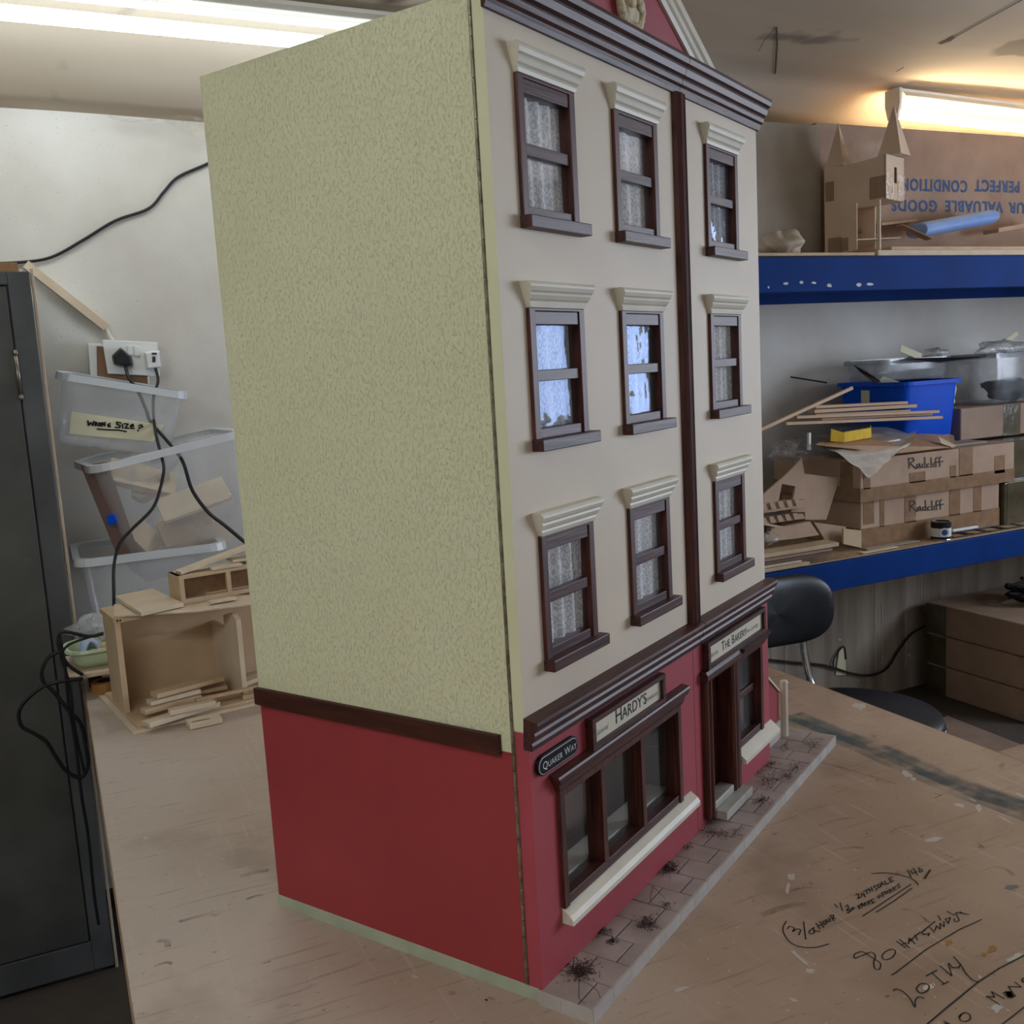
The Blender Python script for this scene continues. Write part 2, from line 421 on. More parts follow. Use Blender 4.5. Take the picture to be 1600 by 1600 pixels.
def lace():
    m = bpy.data.materials.new('lace'); m.use_nodes = True; nt = m.node_tree; L = nt.links
    b = nt.nodes['Principled BSDF']; tc = N(nt, 'ShaderNodeTexCoord')
    mp = N(nt, 'ShaderNodeMapping'); mp.inputs['Scale'].default_value = (1, 0.2, 0.55); L.new(tc.outputs['Object'], mp.inputs[0])
    v = N(nt, 'ShaderNodeTexVoronoi'); v.inputs['Scale'].default_value = 190; L.new(mp.outputs[0], v.inputs['Vector'])
    w = N(nt, 'ShaderNodeMath', operation='PINGPONG'); w.inputs[1].default_value = 0.22; L.new(v.outputs['Distance'], w.inputs[0])
    r = N(nt, 'ShaderNodeMapRange'); r.inputs[1].default_value = 0.04; r.inputs[2].default_value = 0.16; L.new(w.outputs[0], r.inputs[0])
    mx = N(nt, 'ShaderNodeMix', data_type='RGBA'); mx.inputs[6].default_value = C(214, 216, 224); mx.inputs[7].default_value = C(255, 255, 255)
    L.new(r.outputs[0], mx.inputs[0]); L.new(mx.outputs[2], b.inputs['Base Color']); b.inputs['Roughness'].default_value = 0.9
    r2 = N(nt, 'ShaderNodeMapRange'); r2.inputs[1].default_value = 0.0; r2.inputs[2].default_value = 0.14; r2.inputs[3].default_value = 0.86; r2.inputs[4].default_value = 1.0
    L.new(w.outputs[0], r2.inputs[0]); L.new(r2.outputs[0], b.inputs['Alpha'])
    MATS['lace'] = m
lace()

# ================================================================= SETTING
ZB = 0.80            # bench top
X0, X1, Y0, Y1 = -2.6, 4.4, -3.2, 2.2
tag(MB().box(X0-.1, X1+.1, Y0-.1, Y1+.1, -0.1, 0).build('floor', 'floor_concrete'), kind='structure')
def ceil_z(x, y):
    drop = 0.185 if x < 1.0 else (0.185-0.085*min(1, (x-1.0)))
    ys = 1.76+.20*max(0, min(1, x-1.0))
    t = max(0, min(1, (y-ys)/(2.2-ys))); t = t*t*(3-2*t)
    return 2.462 - drop*t + 0.006*math.sin(x*2.3+y*1.7)+0.004*math.sin(x*5.1-y*4.3)
ce = MB().grid(lambda u, v: (X0+(X1-X0)*u, Y0+(Y1+.02-Y0)*v, ceil_z(X0+(X1-X0)*u, Y0+(Y1-Y0)*v)), 70, 56).build('ceiling', 'ceiling_plaster', smooth=True, solid=0.02)
tag(ce, kind='structure')
wb = tag(MB().box(X0, X1, Y1, Y1+.1, 0, 2.6).build('wall_back', 'wall_white'), kind='structure')
mat('wall_bare', C(176, 164, 148), C(136, 124, 110), rough=0.9, sc=14, st=(1, 1, 0.12), bump=0.6, bsc=40, speck=C(200, 194, 178), speck_sc=30, speck_th=0.2)
MB().box(1.02, X1, Y1-.006, Y1, 0, 0.86).build('bare_dado', 'wall_bare', wb)
for i in range(26):                      # paint runs on the bare wall under the rack
    x = random.uniform(1.75, 3.0); z1 = random.uniform(.35, .7); z0 = z1-random.uniform(.08, .42)
    MB().tube([(x, Y1-.006, z1), (x+random.uniform(-.006, .006), Y1-.0065, (z0+z1)/2), (x, Y1-.006, max(.02, z0))], [.0035, .002, .0025], 5).build('paint_run', 'paint_white', wb)
tag(MB().box(X0-.1, X0, Y0, Y1, 0, 2.6).build('wall_left', 'wall_white'), kind='structure')
tag(MB().box(X0, X1, Y0-.1, Y0, 0, 2.6).build('wall_front', 'wall_white'), kind='structure')
wr = MB()
WY0, WY1, WZ0, WZ1 = -1.75, 0.72, 1.05, 2.2
wr.box(X1, X1+.1, Y0, WY0, 0, 2.6).box(X1, X1+.1, WY1, Y1, 0, 2.6).box(X1, X1+.1, WY0, WY1, 0, WZ0).box(X1, X1+.1, WY0, WY1, WZ1, 2.6)
tag(wr.build('wall_right', 'wall_white'), kind='structure')
wf = MB()
for y in (WY0, (WY0+WY1)/2-.025, WY1-.05): wf.box(X1+.02, X1+.07, y, y+.05, WZ0, WZ1)
for z in (WZ0, WZ1-.05): wf.box(X1+.02, X1+.07, WY0, WY1, z, z+.05)
w1 = tag(wf.build('window_1', 'light_metal'), kind='structure')
MB().box(X1+.04, X1+.044, WY0+.05, WY1-.05, WZ0+.05, WZ1-.05).build('pane', 'glass_clean', w1)
# cracks and joint of the ceiling
cj = MB()
def on_ceil(px, py):
    p = PZ(px, py, 2.44)
    for _ in range(4): p = PZ(px, py, ceil_z(p.x, p.y)-.012)
    return p
cj.ribbon([on_ceil(*q) for q in [(1600, -2), (1560, 20), (1520, 42), (1485, 62)]], 0.006, (0, 0, -1))
cj.build('ceiling_joint', 'crack', ce)
cj = MB()
cj.ribbon([on_ceil(*q) for q in [(1470, 68), (1482, 64), (1490, 58)]], 0.016, (0, 0, -1))
cj.ribbon([on_ceil(*q) for q in [(1412, 105), (1400, 112)]], 0.006, (0, 0, -1))
cj.ribbon([on_ceil(*q) for q in [(1213, 42), (1214, 70), (1211, 115)]], 0.006, (0, 0, -1))
cj.ribbon([on_ceil(*q) for q in [(1350, 145), (1335, 152), (1300, 172)]], 0.002, (0, 0, -1))
cj.ribbon([on_ceil(*q) for q in [(1213, 42), (1195, 62), (1185, 80)]], 0.002, (0, 0, -1))
cj.build('plaster_crack', 'crack', ce)

# ---- ceiling tube lights
def tube_light(x0, x1, y, zl, zr, m, label):
    t = thing('tube_light', label, 'light', ((x0+x1)/2, y, max(zl, zr)+.075), group='tube lights')
    dz = (zr-zl)/(x1-x0)
    def z(x): return zl+dz*(x-x0)
    A = [(x0+.007, y-.026, z(x0)+.046), (x0+.007, y+.026, z(x0)+.046), (x0+.007, y+.034, z(x0)+.084), (x0+.007, y-.034, z(x0)+.084)]
    B = [(x1-.007, p[1], p[2]-z(x0)+z(x1)) for p in A]
    MB().loft(A, B).build('batten', 'light_metal', t, world=True, bevel=.003)
    A = [(x0+.02, y-.050, z(x0)+.052), (x0+.02, y-.036, z(x0)+.070), (x0+.02, y-.034, z(x0)+.073), (x0+.02, y-.052, z(x0)+.054)]
    B = [(x1-.02, p[1], p[2]-z(x0)+z(x1)) for p in A]
    MB().loft(A, B).build('reflector', 'light_metal', t, world=True)
    MB().tube([(x0+.012, y, z(x0)), (x1-.012, y, z(x1))], .0175, 16).build('tube', m, t, world=True, smooth=True)
    for x, s in ((x0, 1), (x1, -1)):
        pr = [(y-.036, z(x)+.086), (y+.036, z(x)+.086), (y+.036, z(x)+.03), (y+.022, z(x)-.022), (y-.022, z(x)-.022), (y-.036, z(x)+.03)]
        e = MB().prism(pr, x, x+s*.014, 'x').build('end_cap', 'light_metal', t, world=True, bevel=.002)
    return t
tube_light(-1.00, 0.55, 1.7, 2.366, 2.351, 'tube_cool', 'cool white tube light at the upper left above the white wall')
tube_light(2.535, 4.08, 1.93, 2.353, 2.315, 'tube_warm', 'warm glowing tube light on the ceiling above the cardboard castle')
tube_light(-2.2, -0.7, -0.9, 2.345, 2.345, 'tube_fill', 'added fill tube light, out of view left of and behind the camera')  # added fixture, never in view, brightens the model's side wall

# ================================================================= WORKBENCH
bench = thing('workbench', 'large workbench with worn brown board top covered in marker notes', 'workbench', (0.29, 0.775, 0))
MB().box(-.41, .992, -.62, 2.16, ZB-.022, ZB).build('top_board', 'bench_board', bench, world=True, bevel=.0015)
MB().box(-.412, -.41, -.62, 2.16, ZB-.024, ZB-.001).build('edge_strip', 'bench_edge', bench, world=True)
MB().box(.992, .995, -.62, 2.16, ZB-.024, ZB-.001).build('edge_strip', 'bench_edge', bench, world=True)
for x in (-.36, .86):
    for y in (-.55, .75, 2.05): MB().box(x, x+.07, y, y+.07, 0, ZB-.1).build('leg', 'bench_edge', bench, world=True, bevel=.003)
for x in (-.36, .86): MB().box(x, x+.07, -.55, 2.12, ZB-.1, ZB-.022).build('rail', 'bench_edge', bench, world=True)
for y in (-.55, 2.05): MB().box(-.29, .86, y, y+.07, ZB-.1, ZB-.022).build('rail', 'bench_edge', bench, world=True)

# ================================================================= DOLLS' HOUSE
H = thing('dolls_house', 'tall four-storey model shop house with cream upper floors and red ground floor', 'dolls house', (0, 0, ZB+.0163), R(30.5))
W, D, HT = 0.728, 0.418, 1.05
YG = -0.0045; XJ = 0.4345
def P(name, mb, m, parent=None, **k): return mb.build(name, m, parent or H, **k)
def panel(x0, x1, z0, z1, y0, y1, holes):
    xs = sorted({x0, x1} | {h[0] for h in holes} | {h[1] for h in holes}); zs = sorted({z0, z1} | {h[2] for h in holes} | {h[3] for h in holes})
    xs = [x for x in xs if x0 <= x <= x1]; zs = [z for z in zs if z0 <= z <= z1]
    mb = MB()
    def hole(i, j):
        x = (xs[i]+xs[i+1])/2; z = (zs[j]+zs[j+1])/2
        return any(h[0] < x < h[1] and h[2] < z < h[3] for h in holes)
    nx, nz = len(xs)-1, len(zs)-1
    solid = [[not hole(i, j) for j in range(nz)] for i in range(nx)]
    for i in range(nx):
        for j in range(nz):
            if not solid[i][j]: continue
            a, b, c, d = xs[i], xs[i+1], zs[j], zs[j+1]
            mb.add([(a, y0, c), (b, y0, c), (b, y0, d), (a, y0, d)], [(0, 1, 2, 3)])
            mb.add([(a, y1, c), (b, y1, c), (b, y1, d), (a, y1, d)], [(3, 2, 1, 0)])
            for (di, dj, q) in ((-1, 0, [(a, y0, c), (a, y0, d), (a, y1, d), (a, y1, c)]), (1, 0, [(b, y0, c), (b, y1, c), (b, y1, d), (b, y0, d)]),
                                (0, -1, [(a, y0, c), (a, y1, c), (b, y1, c), (b, y0, c)]), (0, 1, [(a, y0, d), (b, y0, d), (b, y1, d), (a, y1, d)])):
                ii, jj = i+di, j+dj
                if not (0 <= ii < nx and 0 <= jj < nz) or not solid[ii][jj]: mb.add(q, [(0, 1, 2, 3)])
    return mb
# carcass
P('side_wall', MB().box(0, .01, .0165, D, .272, HT), 'stucco_cream')
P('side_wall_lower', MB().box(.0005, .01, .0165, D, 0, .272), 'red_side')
P('side_trim', MB().box(-.007, 0, .031, D+.003, .2685, .291), 'mahogany_y', bevel=.001)
P('far_side_wall', MB().box(W-.01, W, .0165, D, 0, HT), 'cream_paint')
P('rear_wall', MB().box(.01, W-.01, D-.01, D, 0, HT), 'cream_paint')
P('roof', MB().box(.012, W-.012, .02, D-.012, HT-.006, HT+.001), 'cream_paint')
for z in (.285, .53, .775): P('storey_floor', MB().box(.01, W-.01, .03, D-.01, z, z+.008), 'room_dark')
P('shop_rear_wall', MB().box(.01, .42, .085, .091, .135, .285), 'room_cream')
P('shop_dado', MB().box(.01, .42, .083, .091, 0, .135), 'room_brown')
P('shop_partition', MB().box(.425, .431, .016, .092, 0, .285), 'room_dark')
P('shop_dado', MB().box(.418, .424, .03, .082, 0, .12), 'room_brown')
P('bakery_rear_wall', MB().box(.432, W-.01, .09, .096, 0, .285), 'room_rose')
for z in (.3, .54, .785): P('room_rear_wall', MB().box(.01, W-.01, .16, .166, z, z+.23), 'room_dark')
P('base_board', MB().box(-.001, W, -.0005, D+.002, -.0163, 0), 'base_green', bevel=.0008)
# piano hinge down the near corner
hb = MB(); z = 0.002
while z < 1.045:
    hb.tube([(-.001, .0152, z), (-.001, .0152, min(z+.0185, 1.047))], .0021, 8); z += .0193
P('piano_hinge', hb, 'brass_old', smooth=False)
P('hinge_leaf', MB().box(.002, .006, .0140, .0164, 0, 1.045), 'brass_old')

P('panel_edge', MB().box(-.0007, .0, -.0002, .0136, .2985, 1.046), 'cream_side')
# windows of the upper floors
cols = [(.0463, .1600), (.2510, .3660), (.5208, .6375)]
rows = [(.979, .838), (.7454, .607), (.503, .3655)]
wins = [(a, b, zt, zb, r, c) for r, (zt, zb) in enumerate(rows) for c, (a, b) in enumerate(cols)]
holes = [(a+.003, b-.003, zb+.002, zt-.003) for a, b, zt, zb, r, c in wins]
P('front_upper_panel', panel(0, XJ-.001, .297, 1.046, 0, .0138, [h for h in holes if h[0] < .42]), 'cream_paint')
P('front_upper_panel', panel(XJ+.001, W, .297, 1.046, 0, .0138, [h for h in holes if h[0] > .42]), 'cream_paint')
gh = [(.052, .366, .076, .212), (.468, .546, .008, .224), (.577, .682, .076, .222)]
P('front_lower_panel', panel(.0, .4232, 0, .298, YG, .0138, gh[:1]), 'red_front')
P('front_lower_panel', panel(.4245, W-.004, 0, .298, YG, .0138, gh[1:]), 'red_front')

def loft_x(prof, xl, xr, splay_l=0, splay_r=0):
    """extrude an (out, z) profile along x; ends splay outward with height"""
    z0 = min(p[1] for p in prof); h = max(p[1] for p in prof)-z0
    A = [(xl-splay_l*(p[1]-z0)/h, -p[0], p[1]) for p in prof]; B = [(xr+splay_r*(p[1]-z0)/h, -p[0], p[1]) for p in prof]
    return MB().loft(A, B)
def sash(a, b, zt, zb, row, col):
    j = .0115
    fr = MB().prism([(a, zb), (a+j, zb), (a+j, zt-.0035), (b-j, zt-.0035), (b-j, zb), (b, zb), (b, zt), (a, zt)], -.0045, .0135, 'y')
    f = P('sash_window', fr, 'mahogany', bevel=.0007)
    P('head', MB().box(a+j, b-j, -.0030, .0135, zt-.0175, zt-.0035), 'mahogany_x', f, bevel=.0007)
    zm = (zt+zb)/2-.002
    P('meeting_rail', MB().box(a+j, b-j, -.0012, .009, zm-.006, zm+.006), 'mahogany_x', f, bevel=.0007)
    P('bottom_rail', MB().box(a+j, b-j, -.0020, .0135, zb, zb+.011), 'mahogany_x', f, bevel=.0007)
    P('sill', MB().box(a-.002, b+.0095, -.0145, .0, zb-.0125, zb+.0005), 'mahogany_x', f, bevel=.001)
    h0, h1 = zt, zt+.0265
    prof = [(0, h0), (.0055, h0), (.0065, h0+.004), (.0060, h0+.0065), (.0085, h0+.0085), (.0105, h0+.0125), (.0100, h0+.0150), (.0125, h0+.0170), (.0140, h0+.0210), (.0138, h0+.0235), (.0120, h1), (0, h1)]
    P('hood', loft_x(prof, a+.001, b+.001, .0115, .0115), 'cream_trim', f)
    wavy = (row, col) in ((1, 0), (1, 1), (0, 2))
    P('pane', MB().box(a+j-.002, b-j+.002, .0050, .0055, zb+.008, zt-.014), 'acetate_wavy' if wavy else 'acetate', f)
    ph = random.uniform(0, 6); n = random.uniform(3.0, 4.6)
    cur = MB().grid(lambda u, v: (a+.008+(b-a-.016)*u, .0108+.0022*math.sin(u*n*6.28+ph+v*.6)+.0012*math.sin(u*23+v*2+ph), zb-.004+(zt-zb+.006)*v), 44, 8)
    P('net_curtain', cur, 'lace', f, smooth=True)
    return f
for w in wins: sash(*w)

# mouldings
topc = [(0, 1.0285), (.004, 1.0285), (.006, 1.033), (.0065, 1.037), (.010, 1.0395), (.011, 1.045), (.0105, 1.0475), (.0145, 1.050), (.0165, 1.0575), (.0160, 1.0605), (.0205, 1.0630), (.0220, 1.069), (.0215, 1.0735), (0, 1.0745)]
P('top_cornice', loft_x(topc, -.004, XJ, .0, .0), 'mahogany_x'); P('top_cornice', loft_x(topc, XJ+.0012, W+.004, .0, .012), 'mahogany_x')
midc = [(-.002, .2785), (.0095, .2785), (.0105, .2840), (.0090, .2870), (.0125, .2900), (.0140, .2960), (.0130, .2990), (.0165, .3020), (.0180, .3075), (.0175, .3110), (0, .3140)]
P('shop_cornice', loft_x(midc, -.001, .4395, 0, 0), 'mahogany_x'); P('shop_cornice', loft_x(midc, .4410, W+.004, 0, .010), 'mahogany_x')
dp = [(0, 0), (.003, -.006), (.006, -.0085), (.010, -.0065), (.013, -.0085), (.0165, -.010), (.020, -.0085), (.023, -.0065), (.0265, -.0085), (.0295, -.006), (.0315, 0)]
P('joint_strip', MB().prism([(p[0]+.4195, p[1]) for p in dp], .312, 1.03, 'z'), 'mahogany')

# pediment
px_, ax_, pz0, apz = .291, .245, 1.0745, 1.214
P('pediment', MB().prism([(px_-ax_+.01, pz0), (px_+ax_-.01, pz0), (px_, apz-.006)], -.002, .012, 'y'), 'red_front')
for s in (-1, 1):
    A, B = [], []
    ang = math.atan2(apz-pz0, ax_); nx, nz = math.sin(ang), math.cos(ang)
    for o, t in ((.002, .030), (.006, .030), (.008, .024), (.0105, .021), (.0105, .013), (.0135, .010), (.0135, 0), (-.012, 0), (-.012, .030)):
        A.append((px_+s*(ax_-t/nx*1.0+.012), -o, pz0)); B.append((px_, -o, apz-t/nz+.012*math.tan(ang)))
    P('raking_moulding', MB().loft(A, B), 'cream_trim')
# carved mask ornament in the pediment
def mask():
    mb = MB()
    def f(u, v):
        th = v*math.pi; ph = u*math.pi*2
        x = math.sin(th)*math.cos(ph); y = math.sin(th)*math.sin(ph); zz = math.cos(th)
        r = 1+.10*math.sin(ph*7+zz*4)*math.sin(th)+.07*math.sin(zz*11+ph*3)
        return (.297+.030*x*r, -.004-.012*max(-.25, -y)*r*1.0, 1.120+.044*zz*(1+.05*math.sin(ph*5)))
    mb.grid(f, 40, 24)
    return P('mask_ornament', mb, 'ornament', smooth=True)
mk = mask()
def blob(mb, c, r, n=10, m=7):
    mb.grid(lambda u, v: (c[0]+r[0]*math.sin(v*math.pi)*math.cos(u*6.2832), c[1]+r[1]*math.sin(v*math.pi)*math.sin(u*6.2832), c[2]+r[2]*math.cos(v*math.pi)), n, m); return mb
nb = blob(MB(), (.297, -.018, 1.114), (.007, .006, .012)); P('nose', nb, 'ornament', mk, smooth=True)
for s in (-1, 1):
    P('brow', blob(MB(), (.297+s*.012, -.016, 1.131), (.010, .004, .005)), 'ornament', mk, smooth=True)
    P('cheek', blob(MB(), (.297+s*.011, -.016, 1.104), (.009, .004, .008)), 'ornament', mk, smooth=True)
for k in range(13):
    a = R(200+k*140/12.0); a2 = R(160-k*0)
    P('mane_curl', blob(MB(), (.297+.029*math.cos(a), -.009, 1.116+.040*math.sin(a)), (.0065, .005, .0095), 8, 6), 'ornament', mk, smooth=True)
for k in range(8):
    s = -1 if k % 2 else 1; zz = 1.125+(k//2)*.011
    P('mane_curl', blob(MB(), (.297+s*(.031-(k//2)*.003), -.009, zz), (.0065, .005, .008), 8, 6), 'ornament', mk, smooth=True)

# shop window
def shop():
    a, b, z0, z1 = .0485, .3690, .0725, .2150
    f = P('shop_window', MB().prism([(a, z0), (a+.0105, z0), (a+.0105, z1-.010), (b-.0105, z1-.010), (b-.0105, z0), (b, z0), (b, z1), (a, z1)], YG-.005, .014, 'y'), 'mahogany', bevel=.0007)
    P('bottom_rail', MB().box(a+.0105, b-.0105, YG-.003, .014, z0, z0+.012), 'mahogany_x', f, bevel=.0007)
    for x in (.1455, .2500): P('mullion', MB().box(x, x+.0105, YG-.003, .016, z0+.010, z1-.008), 'mahogany', f, bevel=.0007)
    for x0, x1 in ((a+.0105, .1455), (.156, .25), (.2605, b-.0105)): P('pane', MB().box(x0, x1, .006, .0068, z0+.011, z1-.009), 'glass_clean', f)
    pr = [(-YG, .2130), (-YG+.006, .2130), (-YG+.008, .2175), (-YG+.0085, .2235), (-YG+.0125, .2265), (-YG+.0135, .2335), (-YG+.0125, .2360), (-YG, .2375)]
    P('hood', loft_x(pr, a-.001, b+.002, .013, .013), 'mahogany_x', f)
    P('stall_ledge', MB().box(a, b, .017, .045, .0775, .0865), 'ledge_white', f)
    P('sill', MB().loft([(.0485, YG, .0545), (.0485, YG-.0145, .0545), (.0485, YG-.0145, .0600), (.0485, YG-.011, .0655), (.0485, YG, .0725)],
                        [(.4020, YG, .0545), (.4020, YG-.0145, .0545), (.4020, YG-.0145, .0600), (.4020, YG-.011, .0655), (.4020, YG, .0725)]), 'cream_trim', f)
shop()
MTX = Matrix(((1, 0, 0, 0), (0, 0, -1, 0), (0, 1, 0, 0), (0, 0, 0, 1)))    # text stands on the front, reading from outside
def on_front(x, y, z): return Matrix.Translation((x, y, z)) @ MTX
def signboard(name, a, b, z0, z1, words, side_l, side_r):
    f = P(name, panel(a, b, z0, z1, YG-.0105, YG, [(a+.0075, b-.0075, z0+.006, z1-.006)]), 'mahogany_x', weld=True)
    P('sign_panel', MB().box(a+.007, b-.007, YG-.0055, YG, z0+.005, z1-.005), 'sign_cream', f)
    h = z1-z0-.012; x = a+.007+words[0]
    for s, k in words[1]:
        mb, w = text_mb(s, k, on_front(x, YG-.0058, z0+.006+h*.24), bold=.00012)
        P('lettering', mb, 'ink', f); x += w+words[2]
    for sx, txt in (side_l, side_r):
        mb, w = text_mb(txt, .0095, on_front(sx, YG-.0058, z0+.006+h*.28), shear=.45); P('small_script', mb, 'ink_pale', f)
    return f
signboard('hardys_sign', .1185, .3130, .2355, .2745, (.055, [('H', .0265), ("ARDY'S", .0205)], .0012), (.131, 'General'), (.258, 'Provisions'))
signboard('bakery_sign', .4555, .6900, .2360, .2760, (.052, [('T', .0200), ('HE', .0160), (' B', .0200), ('AKERY', .0160)], .0012), (.468, 'Visit the'), (.612, 'Fine Catering'))
# street name plate
def capsule(x0, x1, z0, z1, y0, y1, n=8):
    r = (z1-z0)/2; zc = (z0+z1)/2; pts = []
    for i in range(n+1): a = -math.pi/2+math.pi*i/n; pts.append((x1-r+r*math.cos(a), zc+r*math.sin(a)))
    for i in range(n+1): a = math.pi/2+math.pi*i/n; pts.append((x0+r+r*math.cos(a), zc+r*math.sin(a)))
    return MB().prism(pts, y0, y1, 'y')
sp = P('street_plate', capsule(.0085, .0935, .2435, .2665, YG-.0045, YG), 'plate_black', bevel=.0006)
P('plate_border', capsule(.0105, .0915, .2453, .2647, YG-.0049, YG-.004), 'plate_white', sp)
P('plate_field', capsule(.0113, .0907, .2461, .2639, YG-.0053, YG-.004), 'plate_black', sp)
x = .0165
for s, k in (('Q', .0125), ('UAKER', .0098), (' W', .0125), ('AY', .0098)):
    mb, w = text_mb(s, k, on_front(x, YG-.0056, .2510)); P('lettering', mb, 'plate_white', sp); x += w+.0008
# door and bakery window
def bakery():
    f = P('shop_door', MB().box(.4690, .5455, .016, .019, .012, .222), 'mahogany_y')
    P('door_panel', MB().box(.474, .496, .0125, .0165, .016, .218), 'mahogany', f, bevel=.001); P('door_panel', MB().box(.520, .541, .0125, .0165, .016, .218), 'mahogany', f, bevel=.001)
    P('door_panel', MB().box(.500, .517, .0135, .0165, .016, .09), 'mahogany', f, bevel=.001)
    g = P('door_surround', MB().prism([(.4475, YG), (.4475, YG-.006), (.451, YG-.009), (.456, YG-.0085), (.459, YG-.0115), (.464, YG-.0105), (.468, YG-.006), (.4695, .016), (.466, .016), (.466, YG)], .010, .2200, 'z'), 'mahogany')
    P('door_post', MB().prism([(.545, .016), (.5450, YG-.007), (.549, YG-.0105), (.556, YG-.0085), (.561, YG-.0105), (.569, YG-.0105), (.577, YG-.006), (.5785, .016)], .012, .2240, 'z'), 'mahogany', g)
    P('lintel', loft_x([(-YG, .2195), (-YG+.010, .2195), (-YG+.0125, .224), (-YG+.0125, .231), (-YG+.0095, .2355), (-YG, .2355)], .4455, .5785), 'mahogany_x', g)
    w = P('bakery_window', MB().prism([(.676, .070), (.6865, .070), (.6865, .222), (.5785, .222), (.5785, .212), (.676, .212)], YG-.005, .014, 'y'), 'mahogany', bevel=.0007)
    P('meeting_rail', MB().box(.5785, .676, .001, .010, .141, .152), 'mahogany_x', w, bevel=.0007)
    P('bottom_rail', MB().box(.5785, .676, YG-.003, .014, .070, .082), 'mahogany_x', w, bevel=.0007)
    P('pane', MB().box(.5785, .676, .006, .0068, .08, .213), 'acetate', w)
    pr = [(-YG, .2155), (-YG+.007, .2155), (-YG+.0085, .220), (-YG+.012, .223), (-YG+.0125, .228), (-YG+.016, .2305), (-YG+.0165, .2355), (-YG, .2365)]
    P('hood', loft_x(pr, .5785, .690, 0, .008), 'mahogany_x', w)
    P('curtain', MB().grid(lambda u, v: (.580+.094*u, .030+.005*math.sin(u*17+v*2), .075+.14*v), 30, 4), 'room_rose', w, smooth=True)
    P('sill', MB().loft([(.5755, YG, .0500), (.5755, YG-.0165, .0500), (.5755, YG-.0165, .0560), (.5755, YG-.012, .0600), (.5755, YG, .0700)],
                        [(.7300, YG, .0500), (.7300, YG-.0165, .0500), (.7300, YG-.0165, .0560), (.7300, YG-.012, .0600), (.7300, YG, .0700)]), 'cream_trim', w)
bakery()
st = P('door_step', MB().box(.4700, .5740, YG-.026, YG, .0035, .0165), 'step_paint', bevel=.0008)
P('threshold', MB().box(.4700, .5440, YG-.008, .012, .0165, .0285), 'step_paint', st, bevel=.002)
# low stair wall and newel at the far end
sw = P('stair_wall', MB().prism([(.726, .035), (.828, .035), (.828, .085), (.726, .160)], .016, .024, 'y'), 'red_side')
P('skirting', MB().box(.726, .828, .013, .024, .0, .034), 'kerb', sw)
P('capping', MB().loft([(.726, .013, .160), (.726, .013, .164), (.726, .027, .164), (.726, .027, .160)], [(.832, .013, .082), (.832, .013, .086), (.832, .027, .086), (.832, .027, .082)]), 'cream_trim', sw)
P('newel_post', MB().prism([(.0072*math.cos(k*math.pi/4)+.8400, .0072*math.sin(k*math.pi/4)+.010) for k in range(8)], 0, .098, 'z').lathe([(.0073, .098), (.0072, .101), (.0055, .1035), (.001, .1045)], 12, Matrix.Translation((.84, .010, 0))), 'cream_trim', sw)
# pavement: flagstones laid in courses across the slab
pv = P('pavement', MB().box(-.002, .8765, -.0680, -.0006, -.0163, -.0035).box(W+.0005, .8765, -.0006, .034, -.0163, -.0035), 'flag_joint')
xs = [-.003]
k = .0425
while k < .86: xs.append(k); k += .0434
xs.append(.877)
def stone(x0, x1, y0, y1, edge):
    g = .0008
    dz = random.uniform(-.0003, .0003)
    P('flagstone', MB().box(x0+g, x1-g, y0+g, y1-g, -.0036, dz), 'flagstone', pv, bevel=.0004, bseg=1)
for i in range(len(xs)-1):
    x0, x1 = xs[i], xs[i+1]
    ymax = -.0006 if x1 < W+.02 else .034
    if x0 < W < x1: ymax = -.0006
    y = -.0695; cuts = [-.0695]
    nxt = -.0507 if i % 2 == 0 else -.0262
    while nxt < ymax-.006: cuts.append(nxt); nxt += .0485
    cuts.append(ymax)
    for a, b in zip(cuts, cuts[1:]): stone(x0, x1, a, b, a < -.069)
    P('kerb_stone', MB().box(x0+.0003, x1-.0003, -.0710, -.0680, -.0163, -.0001), 'kerb', pv)
P('kerb_stone', MB().box(-.0040, -.002, -.0705, -.030, -.0163, -.0001), 'kerb', pv); P('kerb_stone', MB().box(-.0040, -.002, -.0297, -.0008, -.0163, -.0001), 'kerb', pv)
for a, b in ((-.0705, -.026), (-.0257, .033)): P('kerb_stone', MB().box(.8765, .8785, a, b, -.0163, -.0001), 'kerb', pv)
# dried moss scattered on the stones
ms = MB()
def HZ(px, py, z=0.0005):
    p = PZ(px, py, ZB+.0163+z); return wmat(H).inverted() @ p
def fibre(p, ln):
    a = random.uniform(0, 6.283); q = Vector((p.x+ln*math.cos(a), p.y+ln*math.sin(a), p.z+random.uniform(0, .0018)))
    m_ = (p+q)/2+Vector((random.uniform(-.001, .001), random.uniform(-.001, .001), random.uniform(0, .0012)))
    ms.ribbon([p, m_, q], random.uniform(.0004, .0009), (0, 0, 1))
for (px, py, s, n) in [(905, 1516, 15, 420), (1046, 1357, 11, 260), (1012, 1443, 12, 170), (938, 1455, 8, 120), (957, 1472, 6, 60), (1075, 1323, 5, 40), (1040, 1415, 7, 40), (1190, 1250, 9, 110),
                       (1200, 1222, 10, 110), (1185, 1205, 7, 60), (1228, 1212, 8, 80), (1245, 1200, 8, 70), (1205, 1195, 7, 50), (1270, 1163, 9, 90), (1225, 1168, 7, 50), (1150, 1300, 8, 40), (1110, 1300, 8, 60), (1130, 1305, 7, 40)]:
    for i in range(n):
        p = HZ(px+random.gauss(0, s*.75), py+random.gauss(0, s*.5))
        if p.y > -.002 or p.y < -.068: continue
        fibre(p, random.uniform(.001, .0045))
